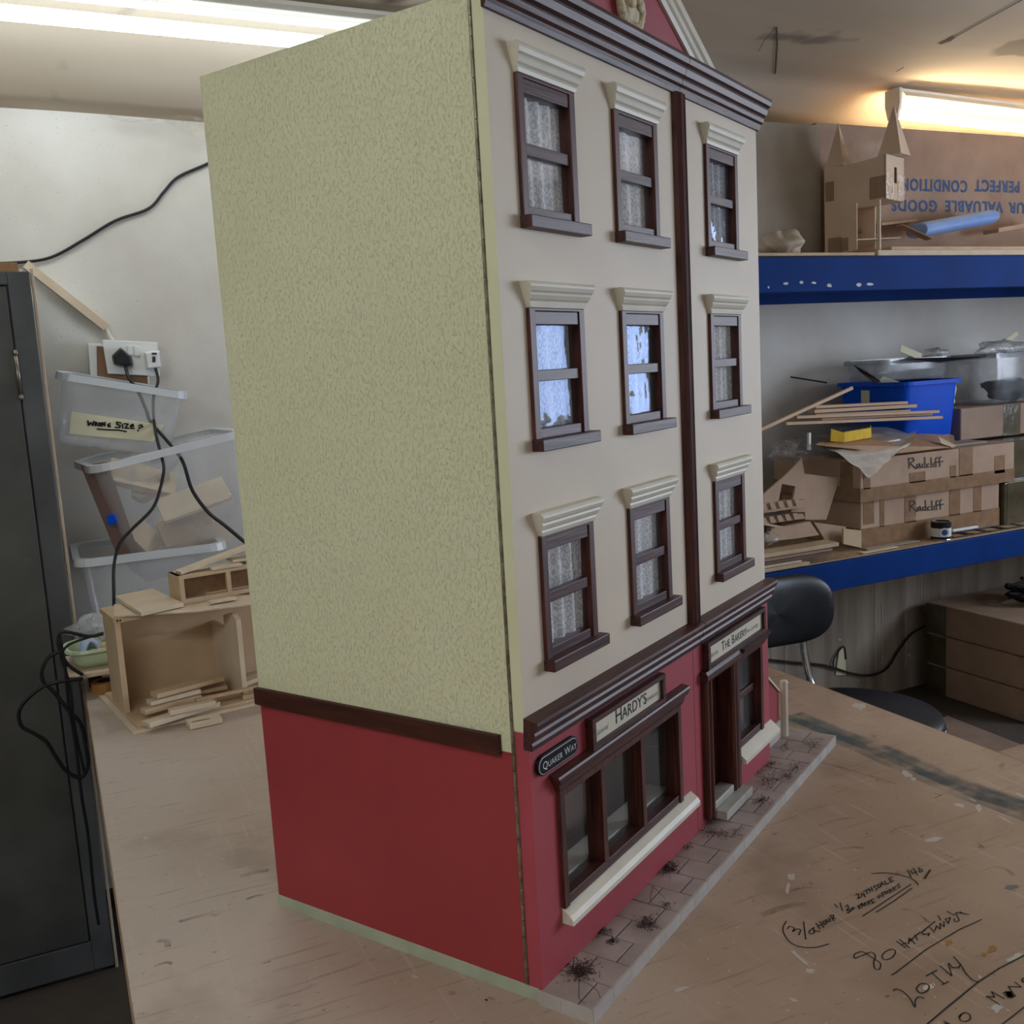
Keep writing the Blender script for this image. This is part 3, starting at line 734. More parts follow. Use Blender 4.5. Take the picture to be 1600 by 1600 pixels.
for pts in ([(905, 1530), (905, 1560), (915, 1568)], [(905, 1530), (930, 1545), (938, 1560)], [(1020, 1385), (1018, 1410), (1045, 1420)], [(1020, 1385), (1040, 1405)], [(1105, 1300), (1130, 1300), (1150, 1305)]):
    q = [HZ(*p) for p in pts]
    if all(v.y < 0 for v in q): ms.ribbon(spline(q), .0007, (0, 0, 1))
tag(P('dried_moss', ms, 'moss', pv), kind='stuff')
# ================================================================= LEFT SIDE
# ---- steel locker
lk = thing('steel_locker', 'dark grey steel locker at the left edge beside the white wall', 'locker', (-.87, 1.95, 0))
LX = -.420; LF = 1.72; LT = 1.79
P3 = lambda n, mb, m, par=lk, **k: mb.build(n, m, par, world=True, **k)
P3('body', MB().box(-1.32, LX, LF+.012, 2.17, 0.02, LT).box(-1.32, -1.275, LF, LF+.012, .02, LT).box(LX-.048, LX, LF, LF+.012, .02, LT).box(-1.275, LX-.048, LF, LF+.012, LT-.03, LT).box(-1.275, LX-.048, LF, LF+.012, .02, .10), 'steel_dark', bevel=.002)
dr = P3('door', MB().box(-1.271, LX-.052, LF+.0, LF+.010, .104, LT-.034), 'steel_door', bevel=.002)
for z in (1.55,):
    P3('hinge', MB().tube([(LX-.050, LF-.004, z-.045), (LX-.050, LF-.004, z+.045)], .0055, 10), 'steel_worn', dr, smooth=True)
    for dz in (-.052, .052): P3('hinge_ball', MB().lathe([(.001, -.008), (.006, -.005), (.0075, 0), (.006, .005), (.001, .008)], 10, Matrix.Translation((LX-.050, LF-.004, z+dz))), 'steel_worn', dr, smooth=True)
P3('handle', MB().box(-1.20, -1.18, LF-.02, LF, .95, 1.08), 'steel_worn', dr, bevel=.003)
# board and strip leaning about the locker
box1('timber_offcut', 'mdf_edge', (-.74, -.442, 1.73, 2.0, LT, LT+.022), 'brown board lying on top of the steel locker', 'board')
box1('timber_batten', 'mdf_pale', (LX+.002, LX+.010, 1.74, 1.77, 0.0, 1.80), 'thin pale upright batten against the right side of the locker', 'batten')
a = PY(40, 413, 2.186); b = PY(166, 512, 2.186)
o = MB().beam(a, b, .026, .024, up=(0, 0, 1)).build('cable_trunking', 'mdf_pale', origin=True, bevel=.001); tag(o, 'pale wooden trunking strip running down the white wall to the socket', 'trunking')
pts = [PY(*q, 2.187) for q in [(160, 505), (166, 515), (170, 524), (176, 532)]]
tag(MB().tube(spline(pts), .0065, 8).build('conduit_cable', 'cream_trim', origin=True, smooth=True), 'short dirty cream cable entering the top of the wall socket', 'cable')
pts = [PY(*q, 2.19) for q in [(-30, 412), (30, 410), (80, 402), (130, 375), (180, 345), (232, 326), (256, 300), (278, 277), (322, 257), (380, 230)]]
tag(MB().tube(spline(pts), .0042, 7).build('wall_cable', 'rubber', origin=True, smooth=True), 'dark cable slung diagonally across the white wall above the socket', 'cable')
# ---- wall socket
sk = thing('wall_socket', 'white double wall socket hanging askew from its back box', 'socket', PY(200, 600, 2.19))
SK = lambda n, mb, m, par=sk, **k: mb.build(n, m, par, world=True, **k)
def quad_px(pts, y): return [PY(p[0], p[1], y) for p in pts]
SK('back_box', MB().loft(quad_px([(137, 536), (233, 542), (234, 602), (141, 597)], 2.198), quad_px([(137, 537), (233, 543), (233, 601), (142, 596)], 2.155)), 'plastic_white', bevel=.002)
SK('box_inside', MB().slab(quad_px([(152, 595), (151, 541), (226, 546), (231, 600)], 2.1545), .002), 'socket_grime')
fp = SK('faceplate', MB().loft(quad_px([(162, 531), (247, 535), (250, 588), (170, 584)], 2.150), quad_px([(159, 531), (245, 535), (249, 588), (168, 584)], 2.138)), 'plastic_white', bevel=.002)
for q in ((199, 540), (210, 541)): SK('rocker_switch', MB().slab(quad_px([(q[0], q[1]), (q[0]+8, q[1]), (q[0]+9, q[1]+15), (q[0]+1, q[1]+15)][::-1], 2.133), .006), 'plastic_white', fp, bevel=.001)
pg = SK('black_plug', MB().loft(quad_px([(174, 556), (188, 542), (206, 558), (209, 572), (196, 574), (177, 570)], 2.138), quad_px([(177, 556), (189, 545), (203, 559), (206, 570), (195, 571), (180, 568)], 2.100)), 'rubber', fp, bevel=.004, bseg=3)
SK('usb_charger', MB().loft(quad_px([(224, 549), (250, 547), (253, 575), (228, 578)], 2.138), quad_px([(227, 551), (248, 549), (251, 574), (231, 576)], 2.095)), 'plastic_white', fp, bevel=.005, bseg=3)
SK('charger_port', MB().slab(quad_px([(238, 566), (238, 557), (243, 557), (243, 566)], 2.094), .001).slab(quad_px([(237, 554), (237, 551), (245, 551), (245, 554)], 2.094), .001), 'dark_grey', fp)
c1 = [(196, 572, 2.11), (201, 590, 2.09), (216, 612, 2.05), (228, 640, 2.0), (236, 660, 1.95), (262, 690, 1.88), (285, 720, 1.80), (300, 765, 1.76), (325, 800, 1.72), (350, 820, 1.68), (388, 852, 1.62), (430, 890, 1.5)]
tag(MB().tube(spline([PY(*q) for q in c1]), .0048, 8).build('power_cable', 'rubber', origin=True, smooth=True), 'black power cable hanging from the black plug towards the model', 'cable')
c2 = [(243, 576, 2.10), (247, 595, 2.06), (240, 620, 2.02), (240, 650, 1.95), (244, 680, 1.88), (253, 715, 1.80), (256, 735, 1.76), (250, 765, 1.74), (238, 795, 1.72), (205, 828, 1.70), (187, 850, 1.69), (178, 885, 1.68), (178, 930, 1.66), (178, 960, 1.66)]
tag(MB().tube(spline([PY(*q) for q in c2]), .0042, 8).build('charger_cable', 'rubber', origin=True, smooth=True), 'dark charger lead dropping from the white charger across the clear bins', 'cable')

# ---- clear storage bins
def rrect(w, d, r, z, n=4):
    out = []
    for cx, cy, a0 in ((w/2-r, d/2-r, 0), (-w/2+r, d/2-r, 90), (-w/2+r, -d/2+r, 180), (w/2-r, -d/2+r, 270)):
        for i in range(n+1):
            a = R(a0+90*i/n); out.append((cx+r*math.cos(a), cy+r*math.sin(a), z))
    return out
def open_bin(name, label, mtx, w, d, h, tap, mwall, mrim, group=None, rim=.014, cat='storage bin', rimh=.018):
    t = thing(name, label, cat, group=group, mtx=mtx)
    mb = MB(); loops = [rrect(w*tap-.02, d*tap-.02, .02, 0), rrect(w*tap, d*tap, .03, .012), rrect(w*(.5+tap/2), d*(.5+tap/2), .034, h*.5), rrect(w, d, .038, h)]
    k = 0
    for l in loops: mb.v += [Vector(p) for p in l]
    n = len(loops[0])
    for q in range(len(loops)-1):
        for i in range(n): mb.f.append((q*n+i, q*n+(i+1) % n, (q+1)*n+(i+1) % n, (q+1)*n+i))
    mb.f.append(tuple(reversed(range(n))))
    mb.build('wall', mwall, t, smooth=True)
    rb = MB(); rl = [rrect(w, d, .038, h-.002), rrect(w, d, .038, h), rrect(w+rim*2, d+rim*2, .045, h), rrect(w+rim*2+.004, d+rim*2+.004, .046, h-rimh)]
    for l in rl: rb.v += [Vector(p) for p in l]
    for q in range(3):
        for i in range(n): rb.f.append((q*n+i, q*n+(i+1) % n, (q+1)*n+(i+1) % n, (q+1)*n+i))
    rb.build('rim', mrim, t, smooth=False, solid=.0022)
    return t
def T(loc, rx=0, ry=0, rz=0): return Matrix.Translation(Vector(loc)) @ Matrix.Rotation(R(rz), 4, 'Z') @ Matrix.Rotation(R(ry), 4, 'Y') @ Matrix.Rotation(R(rx), 4, 'X')
G = 'clear storage bins by the socket'
b1 = open_bin('storage_bin', 'lowest clear plastic bin standing on the bench behind the boards', T((-.212, 1.925, ZB), rz=0), .345, .31, .285, .84, 'bin_plastic', 'bin_rim', G, rim=.016)
b2 = open_bin('storage_bin', 'clear plastic bin full of offcuts tilted inside the lowest bin', T((-.105, 1.955, 1.015), ry=-9, rz=6), .37, .30, .335, .78, 'bin_plastic', 'bin_rim', G)
b3 = open_bin('storage_bin', 'topmost clear bin with a yellowed handwritten label on it', T((-.262, 2.03, 1.345), ry=13, rx=3), .300, .19, .185, .95, 'bin_plastic', 'bin_rim', G)
lab = MB()
LBY = 1.925
lq = quad_px([(108, 677), (112, 643), (240, 663), (258, 684), (225, 688)], LBY)
lb = MB().slab([PY(108, 678, LBY), PY(240, 690, LBY), PY(256, 664, LBY), PY(112, 643, LBY)], .001).build('paper_label', 'label_paper', b3, world=True)
wr_ = MB()
WS = [[(488, 560), (492, 585), (505, 570), (515, 585), (522, 562)], [(528, 588), (530, 568), (540, 572), (532, 578), (545, 588)], [(552, 572), (548, 585), (558, 588), (562, 574), (552, 572)],
      [(568, 590), (570, 570), (582, 588), (584, 568)], [(612, 575), (600, 580), (600, 592), (612, 592), (610, 585)], [(672, 572), (648, 568), (650, 580), (668, 586), (664, 598), (640, 596)],
      [(680, 578), (682, 602)], [(690, 576), (712, 578), (696, 600), (716, 602)], [(726, 590), (742, 590), (738, 580), (726, 586), (728, 602), (746, 602)], [(770, 588), (785, 582), (792, 592), (770, 602)], [(768, 612), (766, 616)],
      [(540, 606), (600, 610), (660, 612), (702, 620)]]
for s in WS: wr_.ribbon([PY(zx/3.5556, 500+zy/3.5556+ (13 if False else 0), LBY-.0012) for zx, zy in s], .0042, (0, -1, 0), .0003)
wr_.build('handwriting', 'marker', b3, world=True)
# what the bins hold
def piece(name, m, p0, p1, w, h, label, cat, group=None, up=(0, 0, 1), bevel=.001):
    o = MB().beam(p0, p1, w, h, up).build(name, m, origin=True, bevel=bevel); return tag(o, label, cat, group)
GB = 'offcuts held in the tilted clear bin'
for (a, b, y, w, h, m, lbl) in [((250, 800), (355, 762), 1.90, .09, .012, 'mdf_pale', 'large pale board sloping up to the right inside the tilted bin'), ((255, 845), (330, 815), 1.93, .10, .05, 'mdf', 'thick brown block low inside the tilted bin'), ((170, 735), (275, 760), 1.98, .09, .02, 'mdf_pale', 'pale board just under the rim of the tilted bin'), ((205, 820), (245, 860), 1.92, .07, .02, 'mdf', 'short brown offcut at the lower left inside the tilted bin'), ((300, 790), (350, 850), 2.0, .08, .014, 'mdf', 'brown board standing at the right inside the tilted bin')]:
    piece('wood_offcut', m, PY(*a, y), PY(*b, y), w, h, lbl, 'offcut', GB, up=(0, -.6, .8))
tag(MB().slab([PY(186, 876, 1.87), PY(220, 872, 1.87), PY(168, 722, 1.87), PY(126, 728, 1.87)], .02).build('dark_sheet', 'room_brown', origin=True), 'dark brown board standing at the left end inside the tilted bin', 'board')
tag(MB().grid(lambda u, v: tuple(PY(205+60*u, 745+32*v+10*math.sin(u*5), 1.99+.03*math.sin(v*6+u*3))), 12, 8).build('paper_scrap', 'tissue', origin=True, smooth=True), 'crumpled pale paper lying on top in the tilted bin', 'paper')
box1('blue_tag', 'crate_blue', (PY(168, 822, 1.845).x, PY(184, 808, 1.845).x, 1.842, 1.847, PY(152, 822, 1.845).z, PY(152, 806, 1.845).z), 'small blue sticker square low on the tilted bin', 'sticker')
# ---- unfinished MDF carcass
CO = PZ(195, 1115, ZB+.012)
cc = thing('mdf_carcass', 'unfinished open mdf model carcass lying on the bench', 'model carcass', (CO.x, CO.y, ZB), R(9))
bp_ = MB().box(-.012, .52, -.118, .20, 0, .006).build('base_plate', 'mdf_pale', cc, bevel=.0008)
MB().box(0, .52, -.105, .19, .006, .012).build('base_plate', 'mdf', cc, bevel=.0008)
MB().box(0, .012, 0, .115, .012, .212).build('side_panel', 'mdf', cc, bevel=.0008)
MB().box(.012, .52, .100, .112, .012, .212).build('back_panel', 'mdf', cc)
tb = MB().box(-.002, .52, -.004, .13, .212, .2235).build('top_panel', 'mdf', cc, bevel=.0008)
for x in (.006, .012, .115, .123, .232, .262, .268): MB().tube([(x, -.0045, .2175+random.uniform(-.003, .003)), (x, -.003, .2175)], .0024, 8).build('drill_hole', 'room_dark', tb)
MB().prism([(-.088, .012), (.10, .012), (.10, .155), (.0, .155), (.0, .186), (-.062, .204), (-.088, .190)], .232, .243, 'x').build('divider', 'mdf_pale', cc, bevel=.0008)
zt = ZB+.0235+.2
def slab_px(name, m, pts, z, t, label, cat, group=None):
    P_ = [PZ(*q, z) for q in pts]
    if sum((P_[i].x*P_[(i+1) % len(P_)].y-P_[(i+1) % len(P_)].x*P_[i].y) for i in range(len(P_))) < 0: P_.reverse()
    return tag(MB().slab(P_, t).build(name, m, origin=True, bevel=.0008), label, cat, group)
slab_px('mdf_sheet', 'mdf_pale', [(178, 962), (178, 944), (300, 926), (396, 930), (396, 943), (300, 955)], zt+.004, .0038, 'thin pale mdf sheet lying flat on top of the carcass', 'sheet')
slab_px('mdf_tile', 'mdf_pale', [(180, 931), (238, 919), (287, 942), (220, 957)], zt+.0145, .0085, 'square mdf tile on the left end of the carcass top', 'tile')
ft = PZ(284, 945, zt+.004)
fb = thing('mdf_crate', 'small mdf crate with two slots sitting on the carcass top', 'frame', (ft.x, ft.y, zt+.0045), R(10))
fbx = MB().box(0, .30, 0, .010, .055, .062).box(0, .30, 0, .010, 0, .010)
for x in (0, .105, .21, .29): fbx.box(x, x+.010, 0, .010, .010, .055)
fbx.build('front_frame', 'mdf', fb); MB().box(0, .008, .010, .085, 0, .062).build('end_board', 'mdf', fb); MB().box(.008, .30, .078, .086, 0, .055).build('rear_board', 'mdf_edge', fb)
MB().box(.0, .30, .0101, .078, .056, .062).build('top_board', 'mdf_pale', fb)
zz = zt+.0675
GT = 'mdf strips on the small mdf crate'
M4 = 'mdf_pale'
FM = wmat(fb)
piece('mdf_strip', M4, FM @ Vector((.008, .03, .0665)), FM @ Vector((.20, .05, .102)), .034, .007, 'longest pale mdf strip, propped sloping on the small mdf crate', 'strip', GT)
piece('mdf_strip', M4, FM @ Vector((.075, .014, .066)), FM @ Vector((.145, .012, .066)), .024, .006, 'short mdf strip at the front of the small mdf crate', 'strip', GT)
piece('mdf_strip', M4, FM @ Vector((.13, .045, .0735)), FM @ Vector((.29, .045, .070)), .05, .006, 'wide mdf strip on the small mdf crate running behind the model', 'strip', GT)
piece('mdf_strip', M4, PZ(327, 941, zt+.0105), PZ(368, 934, zt+.0105), .018, .006, 'narrow mdf strip under the small mdf crate on the carcass top', 'strip', GT)
# offcuts heaped in front of the carcass
GO = 'offcuts heaped at the carcass foot'
for (a, b, z, w, h, m, lbl) in [((228, 1132), (338, 1098), ZB+.018, .034, .010, 'mdf_pale', 'front mdf offcut lying on the base plate of the carcass'),
        ((223, 1112), (312, 1088), ZB+.028, .026, .011, 'mdf', 'mdf offcut sticking out leftmost from the heap'),
        ((232, 1098), (310, 1078), ZB+.040, .030, .009, 'mdf_pale', 'mdf offcut lying across the top of the heap'),
        ((240, 1086), (345, 1058), ZB+.052, .036, .010, 'mdf', 'rearmost mdf offcut leaning to the divider'),
        ((264, 1113), (335, 1097), ZB+.030, .022, .011, 'mdf_pale', 'short pale mdf offcut in the middle of the heap'),
        ((305, 1094), (408, 1072), ZB+.036, .012, .006, 'pine', 'long thin pine stick crossing the divider foot'),
        ((300, 1080), (352, 1070), ZB+.030, .05, .008, 'mdf', 'broad mdf offcut flat against the divider'),
        ((378, 1068), (410, 1055), ZB+.034, .03, .010, 'mdf_pale', 'mdf offcut right of the divider by the model'),
        ((378, 1088), (410, 1082), ZB+.018, .03, .010, 'mdf', 'lowest mdf offcut right of the divider')]:
    piece('mdf_offcut', m, PZ(*a, z), PZ(*b, z), w, h, lbl, 'offcut', GO)
lb_ = piece('slotted_block', 'mdf_pale', PZ(293, 1132, ZB+.007), PZ(344, 1121, ZB+.007), .042, .012, 'small slotted mdf block alone on the bench before the heap', 'block')
q0 = PZ(300, 1128, ZB+.0138); q1 = PZ(327, 1123, ZB+.0138)
MB().ribbon([q0, q1], .003, (0, 0, 1)).build('slot', 'room_dark', lb_, world=True)
# ---- tray, bag, tape at the bench corner
box1('shelf_board', 'mdf_pale', (-.448, -.30, 1.50, 1.70, .852, .862), 'thin pale board under the green tray', 'board')
box1('wood_block', 'room_dark', (-.40, -.37, 1.60, 1.69, ZB, .852), 'dark block propping up the board beneath the green tray', 'block')
tr = open_bin('food_tray', 'pale green plastic tray at the bench corner', T((-.355, 1.60, .8625), rz=4), .165, .13, .045, .88, 'tray_green', 'tray_green', cat='tray', rim=.006, rimh=.006)
tag(MB().grid(lambda u, v: (-.405+.05*u+.01*math.sin(v*7), 1.545+.10*v, .872+.045*math.sin(math.pi*min(1, u*1.05))*(.7+.3*math.sin(v*9+u*5))+.02*(1-u)), 14, 16).build('cloth', 'cloth_blue', origin=True, smooth=True, solid=.002), 'crumpled blue and white cloth in the green tray', 'cloth')
bl = MB(); blob(bl, (-.335, 1.585, .893), (.045, .035, .018), 16, 10); tag(bl.build('bread_roll', 'bread', origin=True, smooth=True), 'brown crusty lump lying in the green tray', 'food')
def bagfn(c, r, sd):
    rnd = random.Random(sd); ph = [rnd.uniform(0, 6) for _ in range(6)]
    def f(u, v):
        th = v*math.pi; p = u*6.2832
        k = 1+.18*math.sin(3*p+ph[0]+2*th)+.12*math.sin(7*p+ph[1]-3*th)+.10*math.sin(5*th+ph[2]+p)
        return (c[0]+r[0]*k*math.sin(th)*math.cos(p), c[1]+r[1]*k*math.sin(th)*math.sin(p), c[2]+r[2]*(math.cos(th)*k))
    return f
tag(MB().grid(bagfn((-.345, 1.665, .935), (.075, .035, .030), 3), 26, 16).build('plastic_bag', 'poly_bag', origin=True, smooth=True), 'crumpled clear plastic bag behind the green tray', 'bag')
tp = thing('tape_roll', 'yellow and black tape roll under the board with the tray', 'tape', (-.365, 1.555, ZB))
MB().lathe([(.018, 0), (.032, 0), (.032, .024), (.018, .024)], 24).build('roll', 'paint_ochre', tp); MB().lathe([(.010, -.0005), (.0175, 0), (.0175, .0245), (.010, .0245)], 20).build('core', 'dark_grey', tp)
# ---- cables looped over the bench edge in front of the locker
def hang(pts, y, lim=-.424):
    out = []
    for zx, zy in pts:
        p = PY(zx/3.5556, 800+zy/3.5556, y)
        if p.z < ZB+.03: p.x = min(p.x, lim)
        out.append(p)
    return spline(out)
for pts, r, lbl in (([(575, 675), (490, 690), (350, 665), (325, 720), (345, 790), (380, 850), (460, 905)], .0042, 'black cable lying over the tray edge'),
                    ([(350, 770), (280, 800), (235, 870), (240, 940), (300, 1000), (380, 1100), (450, 1180), (505, 1300), (515, 1400), (450, 1475), (370, 1440), (310, 1360), (260, 1280), (190, 1230), (120, 1190), (105, 1110), (150, 1040), (240, 970), (350, 940), (460, 925)], .0042, 'black cable hanging in a wide loop in front of the locker'),
                    ([(330, 690), (360, 850), (370, 950), (385, 1090), (420, 1290), (435, 1420), (455, 1590), (490, 1800), (520, 2100), (548, 2290)], .0036, 'black cable dropping straight down beside the bench edge'),
                    ([(575, 670), (480, 700), (380, 740), (340, 800), (365, 880), (395, 1000), (412, 1180), (470, 1450)], .0030, 'thin grey lead twisted among the black cables')):
    tag(MB().tube(hang(pts, 1.485), r, 7).build('hanging_cable', 'rubber', origin=True, smooth=True), lbl, 'cable', 'cables over the bench corner')

# dusty web sagging along the wall head
def webfn(u, v):
    p0 = PY(170+155*u, 178+10*u+6*math.sin(u*6), 2.17); p1 = PY(170+155*u, 186+32*u*u+4*math.sin(u*9), 2.13)
    return tuple(p0.lerp(p1, v))
tag(MB().grid(webfn, 20, 4).build('cobweb', 'cobweb', origin=True), 'grey dusty cobweb along the top of the white wall', 'cobweb', kind='stuff')
# ================================================================= RIGHT SIDE: RACK
RY = 1.58
rk = thing('storage_rack', 'blue steel storage rack with two loaded shelves against the back wall', 'rack', (2.65, 1.9, 0))
RK = lambda n, mb, m, par=rk, **k: mb.build(n, m, par, world=True, **k)
for x in (1.46, 3.95):
    for y in (RY, 2.125): RK('upright', MB().box(x, x+.05, y, y+.05, 0, 2.15), 'rack_blue', bevel=.003)
def shelf(z0, z1, bt):
    f = RK('beam', MB().box(1.51, 3.95, RY, RY+.02, z0, z1).box(1.51, 3.95, RY+.02, RY+.04, z0, z0+.012), 'rack_blue', bevel=.003)
    RK('beam', MB().box(1.51, 3.95, 2.15, 2.17, z0, z1), 'rack_blue', bevel=.003)
    RK('shelf_board', MB().box(1.512, 3.948, RY+.0205, 2.1495, z1-.010, z1+.003), 'chipboard')
    return f
f1 = shelf(1.687, 1.797, .012); f2 = shelf(.700, .797, .012)
for px, py, w, h in ((1201, 449, 3, 4), (1228, 443, 8, 5), (1252, 441, 6, 5), (1272, 442, 8, 4), (1296, 446, 9, 7), (1342, 445, 10, 7), (1360, 444, 11, 5)):
    a = PY(px-w/2, py+h/2, RY-.001); b = PY(px+w/2, py-h/2, RY-.001)
    n = 7; pl = []
    for i in range(n):
        an = 6.283*i/n; k = random.uniform(.75, 1.15); pl.append(((a.x+b.x)/2+(b.x-a.x)/2*k*math.cos(an), (a.z+b.z)/2+(b.z-a.z)/2*k*math.sin(an)))
    RK('paint_chip', MB().prism(pl, RY-.0012, RY, 'y'), 'chipped', f1)
# ---------------- top shelf
ZT = 1.8002
def wbox(name, m, x0, x1, y0, y1, z0, z1, label, cat, group=None, bevel=.002): return box1(name, m, (x0, x1, y0, y1, z0, z1), label, cat, group, bevel)
GS = 'sheets lying on the top shelf'
wbox('mdf_sheet', 'mdf_pale', 2.12, 3.7, RY+.01, 2.02, ZT, ZT+.018, 'thick pale board under the castle and blue foam on the top shelf', 'sheet', GS)
wbox('mdf_sheet', 'mdf', 2.20, 3.6, RY+.03, 1.96, ZT+.0185, ZT+.032, 'upper board of the pile at the right of the top shelf', 'sheet', GS)
wbox('mdf_sheet', 'mdf', 1.62, 2.10, RY+.005, 1.95, ZT, ZT+.010, 'brown sheet under the left end of the castle', 'sheet', GS)
# large carton with print upside down
CY = 1.878
bx = thing('moving_carton', 'huge brown carton with upside-down blue print at the back of the top shelf', 'carton', (2.85, 2.07, ZT))
a = PY(1274, 193, CY); zt_c = a.z
cb = MB().box(a.x, 3.75, CY, 2.17, ZT+.033, zt_c+.004).build('carton_body', 'cardboard_dim', bx, world=True, bevel=.003)
MT = Matrix(((-1, 0, 0, 0), (0, 0, -1, 0), (0, -1, 0, 0), (0, 0, 0, 1)))
def carton_text(txt, pr, pl, cap):
    """text rotated half a turn: its first letter stands at the right"""
    c0 = PY(*pr, CY-.001); c1 = PY(*pl, CY-.001)
    mb, w = text_mb(txt, 1.0, Matrix.Identity(4), bold=.030, spacing=1.15)
    s = (c0-c1).length/w
    m2 = MB(); m2.add([v for v in mb.v], mb.f, Matrix.Translation((c0.x, CY-.0012, c0.z)) @ MT @ Matrix.Diagonal((s, cap/.70, 1, 1)))
    m2.build('printed_text', 'print_blue', bx, world=True)
carton_text('VALUABLE', (1567, 316), (1477, 314), .040)
carton_text('GOODS', (1465, 314), (1393, 312), .040)
carton_text('PERFECT', (1594, 284), (1523, 283), .042)
carton_text('CONDITION', (1512, 283), (1408, 281), .042)
carton_text('YOUR', (1628, 318), (1576, 317), .040)
wbox('corrugated_sheet', 'cardboard_grey', 1.56, a.x-.006, CY-.03, CY-.018, ZT+.011, PY(1200, 190, CY-.03).z, 'greyish corrugated card sheet standing left of the huge carton', 'card')
# cardboard castle
CN = PY(1384, 310, 1.600); FAR = Vector((-.36, .933, 0)).normalized()
ML = .215
ang = math.atan2(-FAR.y, -FAR.x)                     # local x runs from the far end towards the near corner
base = Vector((CN.x, CN.y, ZT+.032)) + FAR*ML + Vector((FAR.y, -FAR.x, 0))*.150
zc = ZT+.032
cs = thing('cardboard_castle', 'brown cardboard castle gatehouse with two pointed towers on the top shelf', 'model castle', base, ang)
hz0 = CN.z-zc; hz1 = PY(1384, 240, 1.600).z-zc
# faces the camera with its local -y side
sgn = 1
w_ = .150
MB().prism([(0, -.0135), (.115, -.0), (.115, hz0), (ML, hz0), (ML, hz1), (.16, hz1-.008), (.06, hz1-.012), (0, hz1-.006)], -w_, -w_+.005, 'y').build('long_wall', 'castle_card', cs)
MB().prism([(0, -.0135), (.115, -.0), (.115, hz0), (ML, hz0), (ML, hz1), (0, hz1)], -.005, 0, 'y').build('long_wall', 'castle_card', cs)
ew = MB().box(ML-.005, ML, -w_, -w_+.068, hz0, hz1).box(ML-.005, ML, -.060, 0, hz0, hz1).box(ML-.005, ML, -w_+.068, -.060, hz0, hz0+.055).box(ML-.005, ML, -w_+.068, -.060, hz1-.035, hz1)
ew.build('end_wall', 'castle_card', cs)
MB().box(0, .005, -w_+.005, -.005, -.0135, hz1).build('end_wall', 'castle_card', cs)
MB().box(.005, ML-.005, -w_+.005, -.005, hz0, hz0+.004).build('floor_panel', 'castle_card', cs)
MB().box(.005, ML-.005, -w_+.005, -.005, hz1-.022, hz1-.018).build('roof_panel', 'castle_card', cs)
MB().box(ML-.030, ML-.020, -w_, -w_+.008, -.01, hz0).build('corner_post', 'mdf_pale', cs)
def spire(cx, cy, hw, z0, h):
    mb = MB(); mb.add([(cx-hw, cy-hw, z0), (cx+hw, cy-hw, z0), (cx+hw, cy+hw, z0), (cx-hw, cy+hw, z0), (cx, cy, z0+h)], [(3, 2, 1, 0), (0, 1, 4), (1, 2, 4), (2, 3, 4), (3, 0, 4)])
    return mb.build('spire', 'castle_card', cs)
spire(.036, -w_+.034, .033, hz1-.010, .150); spire(ML-.010, -w_/2+.015, .040, hz1+.002, .168)
for (x0, x1, z0, z1) in ((.004, .035, hz0+.02, hz0+.085), (ML-.055, ML, hz0+.004, hz0+.075), (.012, .062, -.022, .05), (.055, .085, .0, .045)):
    MB().box(x0, x1, -w_-.0012, -w_, z0, z1).build('tape_patch', 'tape_clear', cs)
for (y0, y1) in ((-w_, -w_+.06), (-.055, 0)): MB().box(ML, ML+.0012, y0, y1, hz0, hz0+.085).build('tape_patch', 'tape_clear', cs)
tag(MB().grid(lambda u, v: tuple(PY(1315+70*u, 215+ (35*v if v else 0) + 22*math.sin(u*3.14)*(.3+v*.5), 1.74)), 16, 5).build('cobweb', 'cobweb', origin=True), 'dusty cobweb strung between the two castle towers', 'cobweb', kind='stuff')
# loose things on the top shelf
tag(MB().grid(bagfn((1.76, RY+.055, ZT+.045), (.075, .05, .034), 9), 24, 14).build('plastic_bag', 'tissue', origin=True, smooth=True), 'crumpled pale bag hanging off the left end of the top shelf', 'bag')
a = PY(1432, 362, 1.78); b = PY(1545, 341, 1.78); fo = []
for p in (a, b): fo.append([Vector((p.x, p.y+.050*math.cos(t), p.z+.024*math.sin(t)+(.006 if .3 < t < 2.8 else 0))) for t in [6.283*i/14 for i in range(14)]])
tag(MB().loft(*fo).build('foam_roll', 'foam_blue', origin=True, smooth=False, bevel=.004), 'pale blue foam roll lying slanted beneath the carton print', 'foam')
a0 = ZT+.0335
GC = 'card scraps on the top shelf'
piece('card_scrap', 'cardboard_dim', PY(1405, 352, 1.74), PY(1452, 374, 1.70), .05, .004, 'card scrap sloping down beside the blue foam roll', 'card', GC)
piece('card_scrap', 'cardboard_dim', PY(1328, 360, 1.82), PY(1372, 371, 1.80), .05, .012, 'dark card scrap under the castle arch', 'card', GC)
piece('card_scrap', 'cardboard', PY(1368, 352, 1.86), PY(1425, 346, 1.86), .06, .010, 'flat card scrap behind the castle post', 'card', GC)
piece('card_scrap', 'cardboard', PY(1548, 362, 1.80), PY(1625, 348, 1.80), .07, .016, 'brown card scrap at the right edge of the top shelf', 'card', GC)
piece('card_scrap', 'mdf_pale', PY(1330, 376, 1.72), PY(1400, 373, 1.70), .05, .004, 'thin pale strip at the foot of the castle', 'card', GC)

